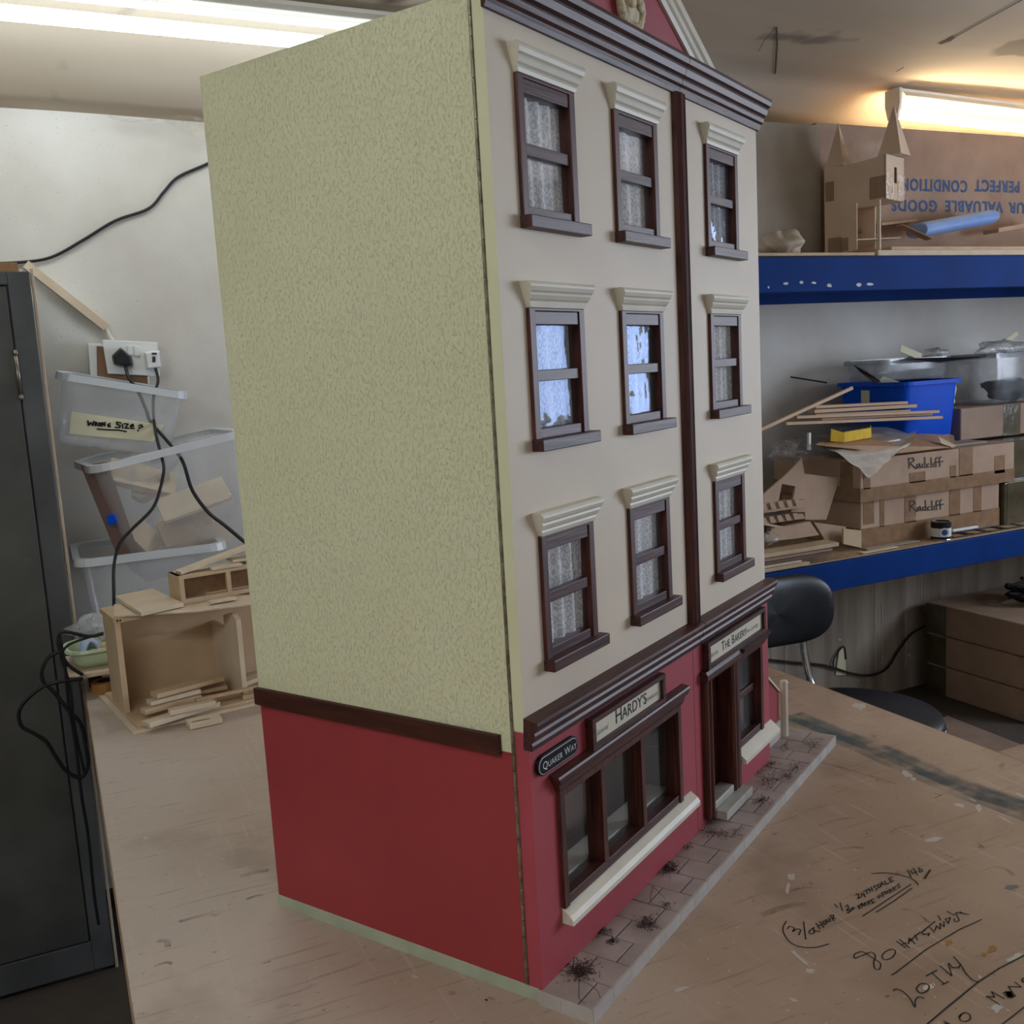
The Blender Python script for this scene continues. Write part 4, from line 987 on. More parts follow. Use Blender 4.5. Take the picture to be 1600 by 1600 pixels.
# ---------------- lower shelf
ZL = .8002
def taped_box(name, x0, x1, y0, y1, z0, z1, label, m='cardboard', tm='parcel_tape', bands=(), group=None, seam=None, cat='box'):
    t = thing(name, label, cat, ((x0+x1)/2, (y0+y1)/2, z0), group=group)
    MB().box(x0, x1, y0, y1, z0, z1).build('carton', m, t, world=True, bevel=.006, bseg=3)
    e = .0012
    for (u0, u1, v0, v1) in bands:      # strips on the front, in fractions
        MB().box(x0+(x1-x0)*u0, x0+(x1-x0)*u1, y0-e, y0, z0+(z1-z0)*v0, z0+(z1-z0)*v1).build('tape_strip', tm, t, world=True)
        if v0 == 0 and u0 == 0: MB().box(x0-e, x0, y0, y1, z0, z0+(z1-z0)*v1).build('tape_strip', tm, t, world=True)
    return t
LB = PZ(1348, 857, ZL)
lz = .968; uz = 1.118
k1 = taped_box('kit_box', LB.x-.010, 2.83, LB.y, 2.10, ZL, lz, 'lower of two long brown taped kit boxes with marker writing', bands=((0, 1, 0, .42), (.02, .09, .5, 1), (.13, .16, .4, 1), (.30, .38, .4, 1), (.62, .70, .4, 1), (.8, .86, .4, 1)), group='kit boxes')
k2 = taped_box('kit_box', LB.x-.030, 2.885, LB.y-.02, 2.12, lz+.001, uz, 'upper of two long brown kit boxes with a paper sheet over it', bands=((0, 1, 0, .33), (.30, .40, .3, .55), (.62, .71, .3, 1), (.56, .60, .3, .6), (.86, .93, .25, .7), (.02, .06, .3, 1)), group='kit boxes')
MB().box(LB.x-.0315, LB.x-.030, 1.70, 1.76, lz+.02, uz-.01).build('tape_strip', 'parcel_tape', k2, world=True)
RAD = [[(0, 0), (4, 60)], [(0, 2), (25, 0), (32, 15), (8, 30), (45, 65)], [(60, 38), (48, 45), (52, 60), (66, 52), (64, 36), (70, 62)], [(96, 0), (98, 62)], [(96, 40), (82, 42), (80, 58), (96, 58)], [(122, 40), (110, 44), (110, 60), (124, 58)],
       [(134, 5), (136, 62)], [(148, 38), (150, 62)], [(172, 5), (160, 12), (164, 62)], [(154, 36), (178, 32)], [(194, 3), (182, 10), (186, 60)], [(178, 34), (204, 30)]]
def radcliff(par, px, py, sc, y):
    mb = MB()
    for s in RAD: mb.ribbon([PY(px+q[0]*sc, py+q[1]*sc-q[0]*sc*.06, y) for q in s], .0042, (0, -1, 0), .0006)
    mb.build('handwriting', 'marker', par, world=True)
radcliff(k2, 1420, 716, .262, LB.y-.0215); radcliff(k1, 1421, 783, .262, LB.y-.0015)
# dark taped stack at the right
GD = 'dark taped boxes stacked at the right of the lower shelf'
taped_box('taped_box', 2.845, 3.55, LB.y-.01, 2.12, ZL, .965, 'bottom dark taped box of the stack at the right edge', 'parcel_tape_dark', 'parcel_tape_dark', ((.02, 1, 0, .98),), GD)
taped_box('taped_box', 2.90, 3.55, LB.y+.02, 2.12, .966, 1.115, 'middle dark taped box of the stack at the right edge', 'parcel_tape_dark', 'parcel_tape_dark', ((.0, 1, 0, .98),), GD)
zt3 = PY(1560, 633, 1.84).z
taped_box('taped_box', 2.80, 3.55, 1.84, 2.14, 1.121, zt3, 'top taped box of the dark stack beside the blue crate', 'cardboard_dim', 'parcel_tape_dark', ((.32, .45, 0, 1), (.55, 1, 0, 1)), GD)
wbox('grey_sheet', 'cardboard_grey', 2.62, 2.795, LB.y+.03, 1.82, uz+.001, uz+.009, 'thin grey sheet on the right end of the upper kit box', 'sheet')
# blue crate
BX0 = PY(1414, 600, 1.79).x; BX1 = PY(1500, 600, 1.79).x; bzt = PY(1414, 598, 1.79).z
cr = open_bin('blue_crate', 'bright blue plastic crate standing behind the sticks', T(((BX0+BX1)/2, 1.79+.17, uz+.001)), BX1-BX0+.012, .34, bzt-uz, .88, 'crate_blue', 'crate_blue', cat='crate', rim=.012, rimh=.014)
MB().slab([PX(1346, 632, BX0-.003), PX(1359, 632, BX0-.003), PX(1359, 610, BX0-.003), PX(1346, 610, BX0-.003)][::-1], .002).build('label', 'label_paper', cr, world=True)
MB().box(BX0+.02, BX1-.02, 1.86, 2.10, bzt-.03, bzt-.022).build('lining', 'dark_grey', cr, world=True)
# clear tubs on the stack
zz2 = zt3+.002
open_bin('clear_tub', 'shallow clear tub resting across the top of the blue crate', T((BX0+.20, 2.02, bzt+.003)), .37, .20, PY(1470, 558, 1.93).z-bzt, .95, 'tub_plastic', 'tub_plastic', 'clear tubs on the stack', rim=.01, cat='tub')
open_bin('clear_tub', 'clear plastic tub at the right edge on the dark stack', T((3.18, 1.98, zz2)), .40, .26, PY(1570, 552, 1.84).z-zz2, .92, 'tub_plastic', 'tub_plastic', 'clear tubs on the stack', rim=.01, cat='tub')
tag(MB().grid(bagfn((BX1+.075, 1.95, zz2+.055), (.055, .05, .05), 21), 22, 12).build('white_scraps', 'label_paper', origin=True, smooth=True), 'cream wadding wedged between the blue crate and the right-hand tub', 'wadding')
tag(MB().grid(bagfn((3.22, 1.96, zz2+.05), (.11, .08, .04), 22), 22, 12).build('dark_scraps', 'dark_grey', origin=True, smooth=True), 'dark bundle inside the clear tub at the right edge', 'bundle')
zc2 = PY(1450, 558, 1.88).z
tag(MB().slab([PY(1413, 561, 1.87), PY(1468, 566, 1.86), PY(1541, 557, 1.9), PY(1420, 557, 2.0)], .003).build('black_sheet', 'rubber', origin=True), 'black plastic sheet lying over the clear tub', 'sheet')
tag(MB().grid(bagfn((PY(1462, 552, 1.95).x, 1.95, PY(1462, 552, 1.95).z), (.05, .04, .018), 31), 20, 12).build('bubble_bag', 'poly_bag', origin=True, smooth=True), 'scrap of bubble wrap on top of the clear tub', 'bag')
tag(MB().grid(bagfn((PY(1565, 545, 1.93).x, 1.93, PY(1565, 545, 1.93).z), (.13, .06, .03), 32), 26, 14).build('bubble_bag', 'poly_bag', origin=True, smooth=True), 'bubble wrap bursting out of the right-hand clear tub', 'bag')
piece('paper_strip', 'label_paper', PY(1407, 544, 1.95), PY(1440, 558, 1.93), .03, .002, 'pale curled paper strip at the left of the black sheet', 'paper', up=(0, -1, .3))
piece('paper_strip', 'label_paper', PY(1565, 540, 1.95), PY(1590, 520, 1.95), .02, .002, 'pale strip poking up from the right-hand tub', 'paper', up=(0, -1, .3))
piece('black_stick', 'rubber', PY(1235, 589, 2.02), PY(1292, 598, 1.95), .01, .006, 'thin black stick leaning on the left rim of the blue crate', 'stick')
tag(MB().slab([PY(1334, 571, 1.98), PY(1352, 580, 1.98), PY(1376, 597, 1.95), PY(1368, 599, 1.95), PY(1345, 582, 1.98)], .003).build('torn_card', 'room_dark', origin=True), 'dark torn card sticking out of the blue crate', 'card')
tag(MB().slab([PY(1380, 588, 1.96), PY(1405, 597, 1.95), PY(1370, 598, 1.95)], .002).build('paper_corner', 'label_paper', origin=True), 'white paper corner poking from the blue crate', 'paper')
# sticks on the upper kit box
GK = 'pine sticks lying in front of the blue crate'
SY = 1.745
for (a, b, w, h, dy, lbl) in [((1270, 636), (1414, 629), .03, .010, .05, 'topmost pine stick of the bundle'), ((1268, 643), (1428, 634), .03, .012, .03, 'second pine stick from the top of the bundle'),
        ((1270, 649), (1418, 642), .03, .010, .04, 'dark-edged pine stick in the middle of the bundle'), ((1243, 652), (1465, 643), .018, .010, .0, 'long pine stick second from the bottom of the bundle'),
        ((1280, 655), (1452, 647), .03, .008, .03, 'pine stick tucked between the long ones'), ((1226, 662), (1470, 652), .02, .010, -.01, 'lowest and longest pine stick of the bundle')]:
    piece('pine_stick', 'pine', PY(*a, SY+dy), PY(*b, SY+dy), w, h, lbl, 'stick', GK)
piece('pine_stick', 'pine', PY(1175, 677, 1.72), PY(1331, 606, 1.80), .012, .012, 'pine stick leaning steeply up against the blue crate', 'stick')
# packing under the sticks
tag(MB().grid(bagfn((PY(1340, 668, 1.80).x, 1.80, uz+.045), (.24, .07, .042), 41), 36, 14).build('grey_bag', 'tub_plastic', origin=True, smooth=True), 'dull grey plastic bag packed under the pine sticks', 'bag')
tag(MB().grid(bagfn((PY(1240, 683, 1.85).x, 1.85, uz+.035), (.10, .06, .034), 43), 24, 12).build('clear_bag', 'poly_bag', origin=True, smooth=True), 'clear bag lying left on the upper kit box', 'bag')
piece('white_peg', 'plastic_white', PY(1264, 703, 1.73), PY(1264, 676, 1.73), .010, .010, 'small white upright peg left of the yellow sponge', 'peg', up=(0, 1, 0))
a = PY(1298, 690, 1.715); b = PY(1361, 679, 1.73)
yb = thing('yellow_sponge', 'yellow sponge block with a dark grey top under the sticks', 'sponge', ((a.x+b.x)/2, 1.76, uz+.015))
MB().loft([PY(1297, 690, 1.715), PY(1319, 692, 1.70), PY(1361, 684, 1.73), PY(1363, 684, 1.83), PY(1300, 690, 1.83)], [PY(1298, 669, 1.715), PY(1320, 675, 1.70), PY(1361, 668, 1.73), PY(1361, 664, 1.83), PY(1300, 666, 1.83)]).build('foam', 'yellow_foam', yb, world=True, bevel=.003)
MB().slab([PY(1299, 668, 1.714), PY(1319, 674, 1.700), PY(1360, 667, 1.73), PY(1360, 662, 1.83), PY(1302, 663, 1.83)], .004).build('scourer', 'dark_grey', yb, world=True)
# kraft paper and tissue over the box
fr_y = LB.y-.02
tag(MB().slab([PY(1275, 694, fr_y+.02), PY(1400, 708, fr_y-.004), PY(1494, 697, fr_y-.006), PY(1490, 680, 1.80), PY(1440, 672, 1.84), PY(1300, 682, 1.86)], .003).build('kraft_sheet', 'paper_kraft', origin=True), 'sheet of brown kraft paper lying on the upper kit box', 'paper')
tag(MB().slab([PY(1465, 682, 1.71), PY(1494, 697, fr_y-.010), PY(1488, 700, fr_y-.012), PY(1470, 693, fr_y+.01)], .002).build('folded_corner', 'mdf_pale', origin=True), 'folded pale corner of packing paper on the upper kit box', 'paper')
def tis(u, v):
    # lies on the box top, then falls as a pointed flap over the front
    top = PY(1272+160*u, 690-18*u+4*math.sin(u*9), 1.80-.02*math.sin(u*7)); edge = PY(1305+120*u, 706+6*math.sin(u*3.1)-14*u, fr_y-.008); tip = PY(1340+62*u, 748-46*abs(u-.3)*1.3, fr_y-.012)
    if v < .5: p = top.lerp(edge, v*2)
    else: p = edge.lerp(tip, v*2-1)
    p.z += .003*math.sin(u*21+v*13); return tuple(p)
tag(MB().grid(tis, 24, 12).build('tissue_sheet', 'tissue', origin=True, smooth=True), 'translucent tissue sheet draped with a pointed corner over the kit box', 'paper')
# cut parts at the left of the lower shelf
GM = 'cut mdf parts at the left of the lower shelf'
def plate_px(name, m, pts, y, t, label, cat, lean=0.0):
    zb = min(PY(*q, y).z for q in pts)
    Q = []
    for q in pts:
        p = PY(*q, y); Q.append(PY(q[0], q[1], y+(p.z-zb)*lean))
    A = Q; Bk = [p+Vector((.0, t, -.0)) for p in Q]
    return tag(MB().loft(Bk, A).build(name, m, origin=True), label, cat, GM)
plate_px('gable_part', 'cardboard', [(1193, 800), (1193, 772), (1228, 742), (1253, 716), (1257, 740), (1259, 800), (1236, 800), (1243, 760), (1222, 756), (1213, 800)], 1.70, .008, 'triangular gable part with a square notch', 'model part', .25)
plate_px('square_part', 'cardboard', [(1256, 740), (1312, 747), (1291, 812), (1258, 812)], 1.715, .008, 'square brown panel leaning beside the gable part', 'model part', .1)
def dentil(px0, px1, py0, py1, y, label):
    a = PY(px0, py1, y); b = PY(px1, py0, y)
    mb = MB().prism([(y, a.z), (y+.06, a.z), (y+.06, b.z), (y+.012, b.z)], a.x, b.x, 'x')
    t = thing('dentil_moulding', label, 'model part', ((a.x+b.x)/2, y, a.z), group=GM)
    mb.build('strip', 'cardboard', t, world=True)
    n = 5
    for i in range(n):
        x = a.x+(b.x-a.x)*(i+.1)/n*.9; MB().prism([(y-.004, b.z-.014), (y+.014, b.z-.010), (y+.014, b.z+.006), (y+.006, b.z+.006)], x, x+(b.x-a.x)/n*.5, 'x').build('tooth', 'cardboard', t, world=True)
dentil(1190, 1262, 781, 802, 1.675, 'upper serrated strip in front of the gable part')
dentil(1190, 1258, 803, 820, 1.672, 'lower serrated strip in front of the gable part')
plate_px('folded_card', 'cardboard', [(1200, 846), (1205, 826), (1266, 815), (1280, 836), (1240, 842)], 1.66, .02, 'brown folded panel on top of the sheet pile', 'model part', .5)
plate_px('panel_strip', 'cardboard', [(1272, 816), (1322, 823), (1323, 848), (1290, 845)], 1.71, .010, 'brown strip leaning against the lower kit box', 'model part', .05)
plate_px('panel_strip', 'mdf', [(1318, 826), (1346, 829), (1346, 856), (1318, 850)], 1.672, .008, 'paler short strip standing at the corner of the lower kit box', 'model part', .05)
piece('pine_scrap', 'pine', PY(1190, 818, 1.66), PY(1221, 824, 1.66), .012, .008, 'splintered pine scrap beside the serrated strips', 'scrap')
tag(MB().grid(bagfn((PY(1202, 842, 1.67).x, 1.68, PY(1202, 842, 1.67).z), (.035, .03, .018), 51), 20, 12).build('poly_scrap', 'poly_bag', origin=True, smooth=True), 'shiny plastic scrap at the left end of the sheet pile', 'plastic')
GP = 'sheets piled at the left of the lower shelf'
xx = lambda px, y=RY+.01: PY(px, 870, y).x
for i, (px1, t, y0, m, lbl) in enumerate([(1265, .012, .008, 'mdf', 'bottom sheet of the pile at the left of the lower shelf'), (1253, .008, .010, 'mdf_pale', 'second sheet up in the pile, shorter than the rest'), (1302, .009, .016, 'room_brown', 'dark brown sheet in the pile'),
        (1304, .008, .018, 'cardboard_dim', 'grey-brown sheet above the dark one in the pile'), (1318, .014, .030, 'mdf', 'thick top sheet of the pile')]):
    z = ZL+sum([.012, .008, .009, .008, .014][:i])+i*.0012
    wbox('mdf_sheet', m, 1.53, xx(px1), RY+y0, RY+.10, z, z+t, lbl, 'sheet', GP)
# tin and oddments along the shelf edge
tc_ = PY(1470, 838, LB.y-.055)
tn = thing('paint_tin', 'small black paint tin with white label and blue dot on the lower shelf', 'tin', (tc_.x, LB.y-.055, ZL))
MB().lathe([(.0335, 0), (.0345, .002), (.0345, .062), (.0355, .064), (.0355, .067), (.030, .067), (.029, .064), (.001, .064)], 28).build('can', 'tin_black', tn, smooth=False)
MB().lathe([(.0352, .000), (.0358, .003), (.0352, .005)], 28).build('base_rim', 'chrome', tn)
MB().lathe([(.0349, .014), (.0350, .015), (.0350, .044), (.0349, .045)], 28).build('paper_band', 'plastic_white', tn)
an = math.atan2(CAM.y-tn.location.y, CAM.x-tn.location.x)+.35
disc = Matrix.Rotation(an, 4, 'Z') @ Matrix.Translation((.0352, 0, .031)) @ Matrix.Rotation(R(90), 4, 'Y')
MB().lathe([(.0165, -.001), (.0165, .0006)], 24, disc).build('label_disc', 'plastic_white', tn)
MB().lathe([(.0105, -.001), (.0105, .0012)], 24, disc).build('blue_dot', 'print_blue', tn)
piece('white_stick', 'plastic_white', PY(1488, 829, RY+.05), PY(1527, 823, RY+.06), .010, .008, 'white brush handle beside the paint tin', 'stick')
piece('grey_strip', 'cardboard_grey', PZ(1350, 858, ZL+.004), PZ(1432, 845, ZL+.004), .03, .004, 'pale grey strip lying along the lower shelf edge', 'strip')
piece('pale_strip', 'mdf_pale', PZ(1345, 864, ZL+.003), PZ(1400, 854, ZL+.003), .02, .004, 'pale wooden strip nearest the edge of the lower shelf', 'strip')
piece('pale_strip', 'mdf_pale', PZ(1415, 842, ZL+.003), PZ(1455, 836, ZL+.003), .016, .004, 'pale wooden strip left of the paint tin', 'strip')
GF = 'thin black frames on the shelf edge'
for a, b, lbl in (((1490, 835), (1516, 831), 'first black frame right of the paint tin'), ((1520, 832), (1547, 826), 'second black frame right of the paint tin'), ((1543, 824), (1570, 819), 'third black frame right of the paint tin'), ((1572, 820), (1600, 815), 'last black frame at the right edge')):
    p = PY(*a, RY+.04); q = PY(*b, RY+.04); x0, x1 = p.x, q.x; y0, y1 = RY+.035, RY+.10
    f = MB()
    pn = panel(x0, x1, y0, y1, -ZL-.004, -ZL, [(x0+.005, x1-.005, y0+.005, y1-.005)]); pn.weld(); f.v = [Vector((v.x, v.z, -v.y)) for v in pn.v]; f.f = pn.f
    tag(f.build('card_mount', 'rubber', origin=True), lbl, 'frame', GF)

# ---------------- under the rack
GX = 'plain cartons stacked on the floor'
for i, lbl in enumerate(('bottom brown carton of the stack on the floor under the rack', 'middle brown carton of the stack on the floor under the rack', 'top brown carton of the floor stack with a dark coil on it')):
    t = thing('floor_carton', lbl, 'carton', (3.28, 1.87, .134*i), group=GX)
    MB().box(2.935, 3.62, 1.62, 2.13, .134*i, .134*i+.131).build('carton', 'cardboard', t, world=True, bevel=.008, bseg=3)
    MB().box(2.934, 2.9352, 2.02, 2.13, .134*i+.004, .134*i+.127).build('tape_strip', 'parcel_tape_dark', t, world=True)
cbl = []
for i in range(60):
    a = i*.45; cbl.append((3.25+(.10+.02*math.sin(i*.7))*math.cos(a), 1.85+(.09+.02*math.cos(i*.9))*math.sin(a), .413+.0012*i+.01*math.sin(i*1.3)**2))
tag(MB().tube(spline(cbl, 3), .007, 7).build('cable_coil', 'rubber', origin=True, smooth=True), 'dark cable coil lying on the top floor carton', 'cable')
pts = [PY(*q, 2.18) for q in [(1190, 1030), (1240, 1035), (1290, 1040), (1330, 1052), (1360, 1055), (1385, 1045), (1405, 1015), (1425, 990), (1458, 972)]]
tag(MB().tube(spline(pts), .005, 7).build('floor_cable', 'room_dark', origin=True, smooth=True), 'brown cable drooping along the bare wall below the rack', 'cable')
pts = [PY(*q, 2.185) for q in [(1303, 1045), (1303, 1030), (1318, 1010), (1322, 1030)]]
tag(MB().tube(spline(pts), .003, 6).build('wire_stub', 'room_dark', origin=True, smooth=True), 'thin wire hooked over the tan card below the rack', 'wire')
tag(MB().slab([PY(1306, 1055, 2.188), PY(1322, 1055, 2.188), PY(1321, 1012, 2.188), PY(1312, 1014, 2.188)], .004).build('tan_card', 'label_paper', origin=True), 'tan card strip stuck to the bare wall', 'card')
slab_px('floor_card', 'cardboard_dim', [(1480, 1118), (1600, 1165), (1640, 1210), (1470, 1200), (1440, 1140)], .012, .01, 'flattened cardboard sheet on the floor beside the chair', 'card')
wbox('floor_box', 'cardboard', 2.16, 2.6, 1.02, 1.28, 0, .14, 'low brown box on the floor past the bench edge', 'box')

# ================================================================= CHAIR
ch = thing('stool_chair', 'black padded chair with chrome frame between bench and rack', 'chair', (1.49, 1.05, 0), R(8))
SZ = .525
MB().lathe([(.01, -.04), (.19, -.04), (.205, -.03), (.212, -.012), (.205, .004), (.17, .014), (.09, .017), (.001, .018)], 40, Matrix.Translation((0, 0, SZ-.012)) @ Matrix.Diagonal((1.04, 1.06, 1, 1))).build('seat', 'vinyl_black', ch, smooth=True)
MB().lathe([(.208, -.05), (.218, -.048), (.220, -.038), (.214, -.034), (.206, -.036)], 40, Matrix.Translation((0, 0, SZ-.012)) @ Matrix.Diagonal((1.04, 1.06, 1, 1))).build('seat_rim', 'chrome', ch, smooth=True)
def backpad(u, v):
    a = u*6.2832; th = v*math.pi
    ca, sa = math.cos(a), math.sin(a)
    sx = math.copysign(abs(ca)**.6, ca)*.215; sz = math.copysign(abs(sa)**.75, sa)*(.105+.012*ca)
    k = math.sin(th)**.45
    x = sx*k; return (x-.022, .262+.9*x*x*-1.2+.024*-math.cos(th)+.02, .752+sz*k-.05*x)
MB().grid(backpad, 40, 16).build('backrest', 'vinyl_black', ch, smooth=True)
for s in (-1, 1):
    MB().tube(spline([(s*.11-.008, .275, .70), (s*.105-.004, .265, .60), (s*.10+.004, .235, .50), (s*.09+.004, .16, .47)]), .011, 10).build('back_strut', 'chrome', ch, smooth=True)
for k in range(4):
    a = R(45+90*k); MB().tube([(.10*math.cos(a), .10*math.sin(a), SZ-.05), (.21*math.cos(a), .21*math.sin(a), 0.005)], .011, 10).build('leg', 'chrome', ch, smooth=True)
MB().tube([(.17*math.cos(R(i*12)), .17*math.sin(R(i*12)), .18) for i in range(31)], .008, 8).build('foot_ring', 'chrome', ch, smooth=True)

# ================================================================= BENCH MARKS AND NOTES
ZW = ZB+.0002
def wr_px(strokes, ox, oy, sc, w, name='handwriting'):
    mb = MB()
    for s in strokes:
        ww = w
        if isinstance(s[0], (int, float)): ww = s[0]; s = s[1]
        p = [PZ(ox+q[0]/sc, oy+q[1]/sc, ZW) for q in s]
        if len(p) > 5: p = spline(p, 4)
        mb.ribbon(p, ww, (0, 0, 1), .0003)
    return mb.build(name, 'marker', bench, world=True)
A1 = [[(185, 608), (165, 650), (175, 690), (205, 730), (250, 755), (310, 765), (370, 762), (440, 743)],
      [(192, 655), (205, 640), (232, 648), (222, 672), (245, 655), (270, 660), (258, 692)], [(288, 612), (294, 660), (300, 715)],
      [(352, 645), (335, 656), (320, 672), (335, 685), (352, 672), (345, 645)], [(345, 665), (385, 668)],
      [(362, 620), (385, 655)], [(385, 610), (408, 645)], [(372, 640), (400, 625)], [(402, 612), (416, 604), (425, 618), (412, 630), (402, 612)], [(424, 598), (432, 613), (446, 607), (440, 590)],
      [(445, 575), (470, 607)], [(445, 575), (466, 570), (466, 588), (456, 590), (480, 594)],
      [(472, 505), (490, 527)], [(505, 498), (512, 522), (520, 546)], [(535, 522), (550, 511), (556, 525), (545, 546), (585, 525)], (.0024, [(550, 560), (590, 530)]),
      [(598, 452), (612, 445), (618, 458), (612, 475), (635, 462)], [(633, 440), (634, 455), (652, 450)], [(645, 440), (655, 466)], [(645, 430), (675, 418)], [(660, 425), (668, 446)],
      [(672, 412), (685, 436)], [(690, 405), (700, 429)], [(680, 424), (695, 416)], [(720, 394), (706, 398), (712, 410), (726, 413), (718, 426)], [(740, 385), (728, 393), (735, 409), (750, 401)],
      [(745, 402), (752, 375), (770, 391)], [(750, 391), (765, 386)], [(770, 368), (780, 389), (796, 380)], [(795, 352), (808, 376), (823, 366)], [(795, 352), (818, 345)], [(801, 364), (814, 358)],
      [(612, 515), (622, 536)], [(632, 505), (615, 522), (636, 529)], [(637, 521), (633, 500), (650, 518), (650, 497)], [(656, 497), (664, 513)], [(668, 490), (678, 509)], [(668, 490), (686, 484)], [(672, 500), (685, 495)],
      [(690, 482), (700, 501), (712, 492)], [(690, 482), (706, 475)], [(728, 456), (736, 470), (746, 455), (735, 450)], [(752, 440), (762, 463)], [(752, 440), (773, 430)], [(758, 451), (771, 446)],
      [(775, 432), (788, 428), (788, 442), (775, 443), (775, 432)], [(795, 420), (805, 441)], [(795, 420), (811, 418), (808, 428), (820, 433)], [(818, 405), (829, 426)], [(839, 399), (822, 415), (842, 421)], [(858, 384), (845, 395), (863, 402), (850, 413)],
      (.0018, [(640, 578), (780, 485), (928, 388)]), (.0018, [(720, 555), (830, 485), (932, 412)]),
      [(690, 325), (760, 320), (830, 325), (900, 342), (950, 365), (972, 394)],
      [(908, 303), (930, 346)], [(925, 305), (936, 326), (962, 312)], [(940, 292), (967, 336)], [(975, 288), (980, 316), (997, 310), (990, 296), (976, 303)], (.0030, [(1008, 353), (1042, 303)]),
      [(590, 828), (592, 805), (640, 790), (695, 825), (745, 858), (738, 895), (712, 888), (706, 850), (716, 815), (690, 792), (640, 812), (592, 830)], [(775, 790), (755, 815), (772, 838), (812, 826), (836, 790), (812, 774), (775, 790)]]
wr_px(A1, 1180, 1280, 3.81, .0017)
B1 = [[(5, 955), (75, 1005)], [(28, 940), (105, 1006)], [(45, 978), (82, 968)], [(98, 975), (104, 930), (150, 975)], [(100, 955), (130, 945)], [(110, 948), (190, 882)], [(148, 905), (168, 945)], [(230, 868), (200, 884), (215, 900), (262, 893), (252, 913)],
      [(213, 872), (305, 800)], [(265, 845), (300, 886)], [(302, 872), (318, 834), (345, 862)], [(345, 857), (345, 815), (376, 842), (374, 800)], [(385, 782), (408, 816)], [(330, 755), (350, 790)], [(400, 720), (455, 752)], [(385, 782), (425, 770), (408, 816)],
      [(455, 778), (462, 802), (492, 794), (480, 760), (470, 732), (516, 736), (496, 722)], [(500, 728), (570, 746)],
      (.0016, [(-35, 1220), (0, 1198), (240, 1015), (500, 860), (668, 785)]),
      [(-20, 1345), (0, 1328), (50, 1345), (110, 1402), (148, 1472), (150, 1420), (175, 1390), (222, 1400)], [(185, 1290), (160, 1325), (190, 1358), (240, 1345), (260, 1305), (222, 1284), (185, 1290)],
      [(238, 1224), (320, 1180)], [(280, 1203), (375, 1285)], [(362, 1292), (412, 1270)], [(345, 1148), (436, 1226)], [(436, 1226), (408, 1128)], [(415, 1128), (440, 1160), (490, 1160), (502, 1138)], [(450, 1075), (500, 1130), (550, 1210), (600, 1258), (636, 1268)],
      (.0020, [(245, 1602), (400, 1470), (640, 1275), (800, 1170), (1030, 1050)]),
      [(815, 1452), (705, 1385)], [(705, 1385), (770, 1390)], [(770, 1390), (748, 1348)], [(748, 1348), (845, 1402)], [(925, 1378), (878, 1308)], [(878, 1308), (978, 1312)], [(978, 1312), (930, 1274)], [(1010, 1236), (985, 1252), (990, 1272), (1015, 1265)],
      (.009, [(870, 1372), (905, 1368)]), (.006, [(876, 1352), (895, 1390)]),
      [(375, 1580), (425, 1604)], [(360, 1610), (400, 1595)], [(512, 1524), (496, 1560), (530, 1582), (578, 1565), (572, 1525), (530, 1514), (488, 1546)],
      (.0016, [(830, 1604), (1020, 1455)])]
wr_px(B1, 1400, 1280, 5.0, .0017)
wr_px([[(1460, 1240), (1471, 1243), (1460, 1247)]], 0, 0, 1, .0012)
def spot(px, py, w, h, m, ang=0, n=14):
    pl = []
    for i in range(n):
        t = 6.283*i/n; k = random.uniform(.55, 1.15); x = w*k*math.cos(t); y = h*k*math.sin(t); a = R(ang)
        pl.append(PZ(px+x*math.cos(a)-y*math.sin(a), py+x*math.sin(a)+y*math.cos(a), ZB+.0003))
    MB().add(pl, [tuple(reversed(range(n)))]).build('paint_spot', m, bench, world=True)
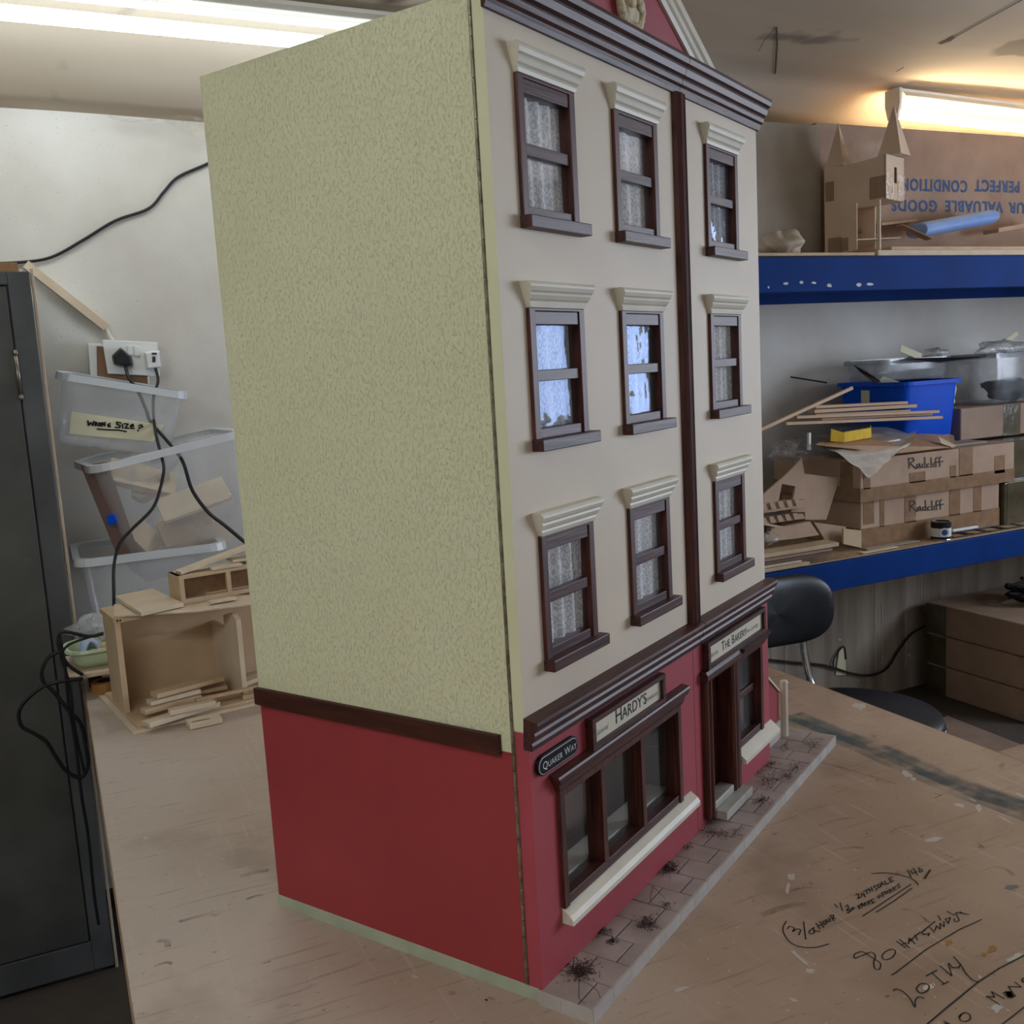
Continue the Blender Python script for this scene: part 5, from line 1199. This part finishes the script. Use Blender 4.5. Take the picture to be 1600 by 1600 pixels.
for s in [(1343, 1103, 14, 6, 'paint_white', 8), (1418, 1210, 10, 5, 'paint_white', 20), (1427, 1217, 5, 3, 'paint_white', 10), (1500, 1258, 9, 3, 'paint_white', 15), (1529, 1263, 7, 6, 'paint_white', 60), (1458, 1312, 15, 5, 'paint_white', -10),
          (1236, 1370, 8, 6, 'paint_white', 0), (1231, 1388, 3, 10, 'paint_white', 10), (1250, 1497, 24, 3, 'paint_white', 42), (1266, 1517, 7, 5, 'paint_white', 10), (1064, 1545, 14, 3, 'paint_white', -12), (1240, 1563, 7, 3, 'paint_white', 20),
          (1582, 1386, 14, 5, 'paint_blue', -5), (1550, 1483, 9, 7, 'paint_ochre', -20), (1482, 1473, 7, 6, 'paint_ochre', -30), (1538, 1492, 5, 4, 'paint_ochre', 0), (1450, 1543, 9, 5, 'paint_white', -10), (1558, 1575, 10, 8, 'paint_white', -20),
          (1585, 1496, 18, 4, 'paint_white', -28), (1600, 1245, 14, 2, 'paint_white', 25), (1570, 1280, 16, 1.2, 'paint_white', 28), (1520, 1250, 10, 1.2, 'paint_white', 25), (648, 1526, 6, 3, 'paint_white', 15), (340, 1541, 6, 1, 'paint_white', -40),
          (228, 1309, 5, 2, 'paint_white', 0), (768, 1560, 8, 2, 'smear_dark', 20), (748, 1545, 3, 2, 'smear_dark', 0), (760, 1562, 4, 2, 'marker', 20), (1565, 1197, 6, 4, 'smear_dark', 0), (1365, 1150, 8, 3, 'smear_dark', 0)]: spot(*s)
# faint stains and scuffs
sm = [PZ(*q, ZB+.00025) for q in [(1232, 1118), (1290, 1142), (1345, 1162), (1400, 1186), (1455, 1210), (1520, 1238), (1580, 1258), (1640, 1280)]]
for w_s, dy_s in ((.070, .0), (.045, .006), (.022, -.004)): MB().ribbon([p+Vector((dy_s, 0, w_s*.0004)) for p in spline(sm)], w_s, (0, 0, 1), 0).build('paint_smear', 'smear_blue', bench, world=True)
for a, b, w in (((1280, 1290), (1335, 1278), .004), ((1230, 1395), (1270, 1387), .005), ((1390, 1300), (1430, 1290), .004), ((1555, 1355), (1585, 1368), .006), ((1410, 1420), (1448, 1438), .003), ((1190, 1430), (1260, 1412), .010),
                ((1215, 1175), (1400, 1225), .006), ((1300, 1330), (1350, 1325), .006), ((280, 1440), (340, 1430), .008), ((375, 1370), (420, 1360), .010), ((245, 1470), (262, 1480), .008), ((160, 1225), (190, 1223), .004), ((385, 1405), (410, 1400), .006), ((240, 1510), (268, 1507), .005)):
    p, q = PZ(*a, ZB+.0002), PZ(*b, ZB+.0002); mid = (p+q)/2+Vector((.006, .004, 0))
    MB().ribbon(spline([p, mid, q]), w, (0, 0, 1), 0).build('scuff_mark', 'smear_dark', bench, world=True)
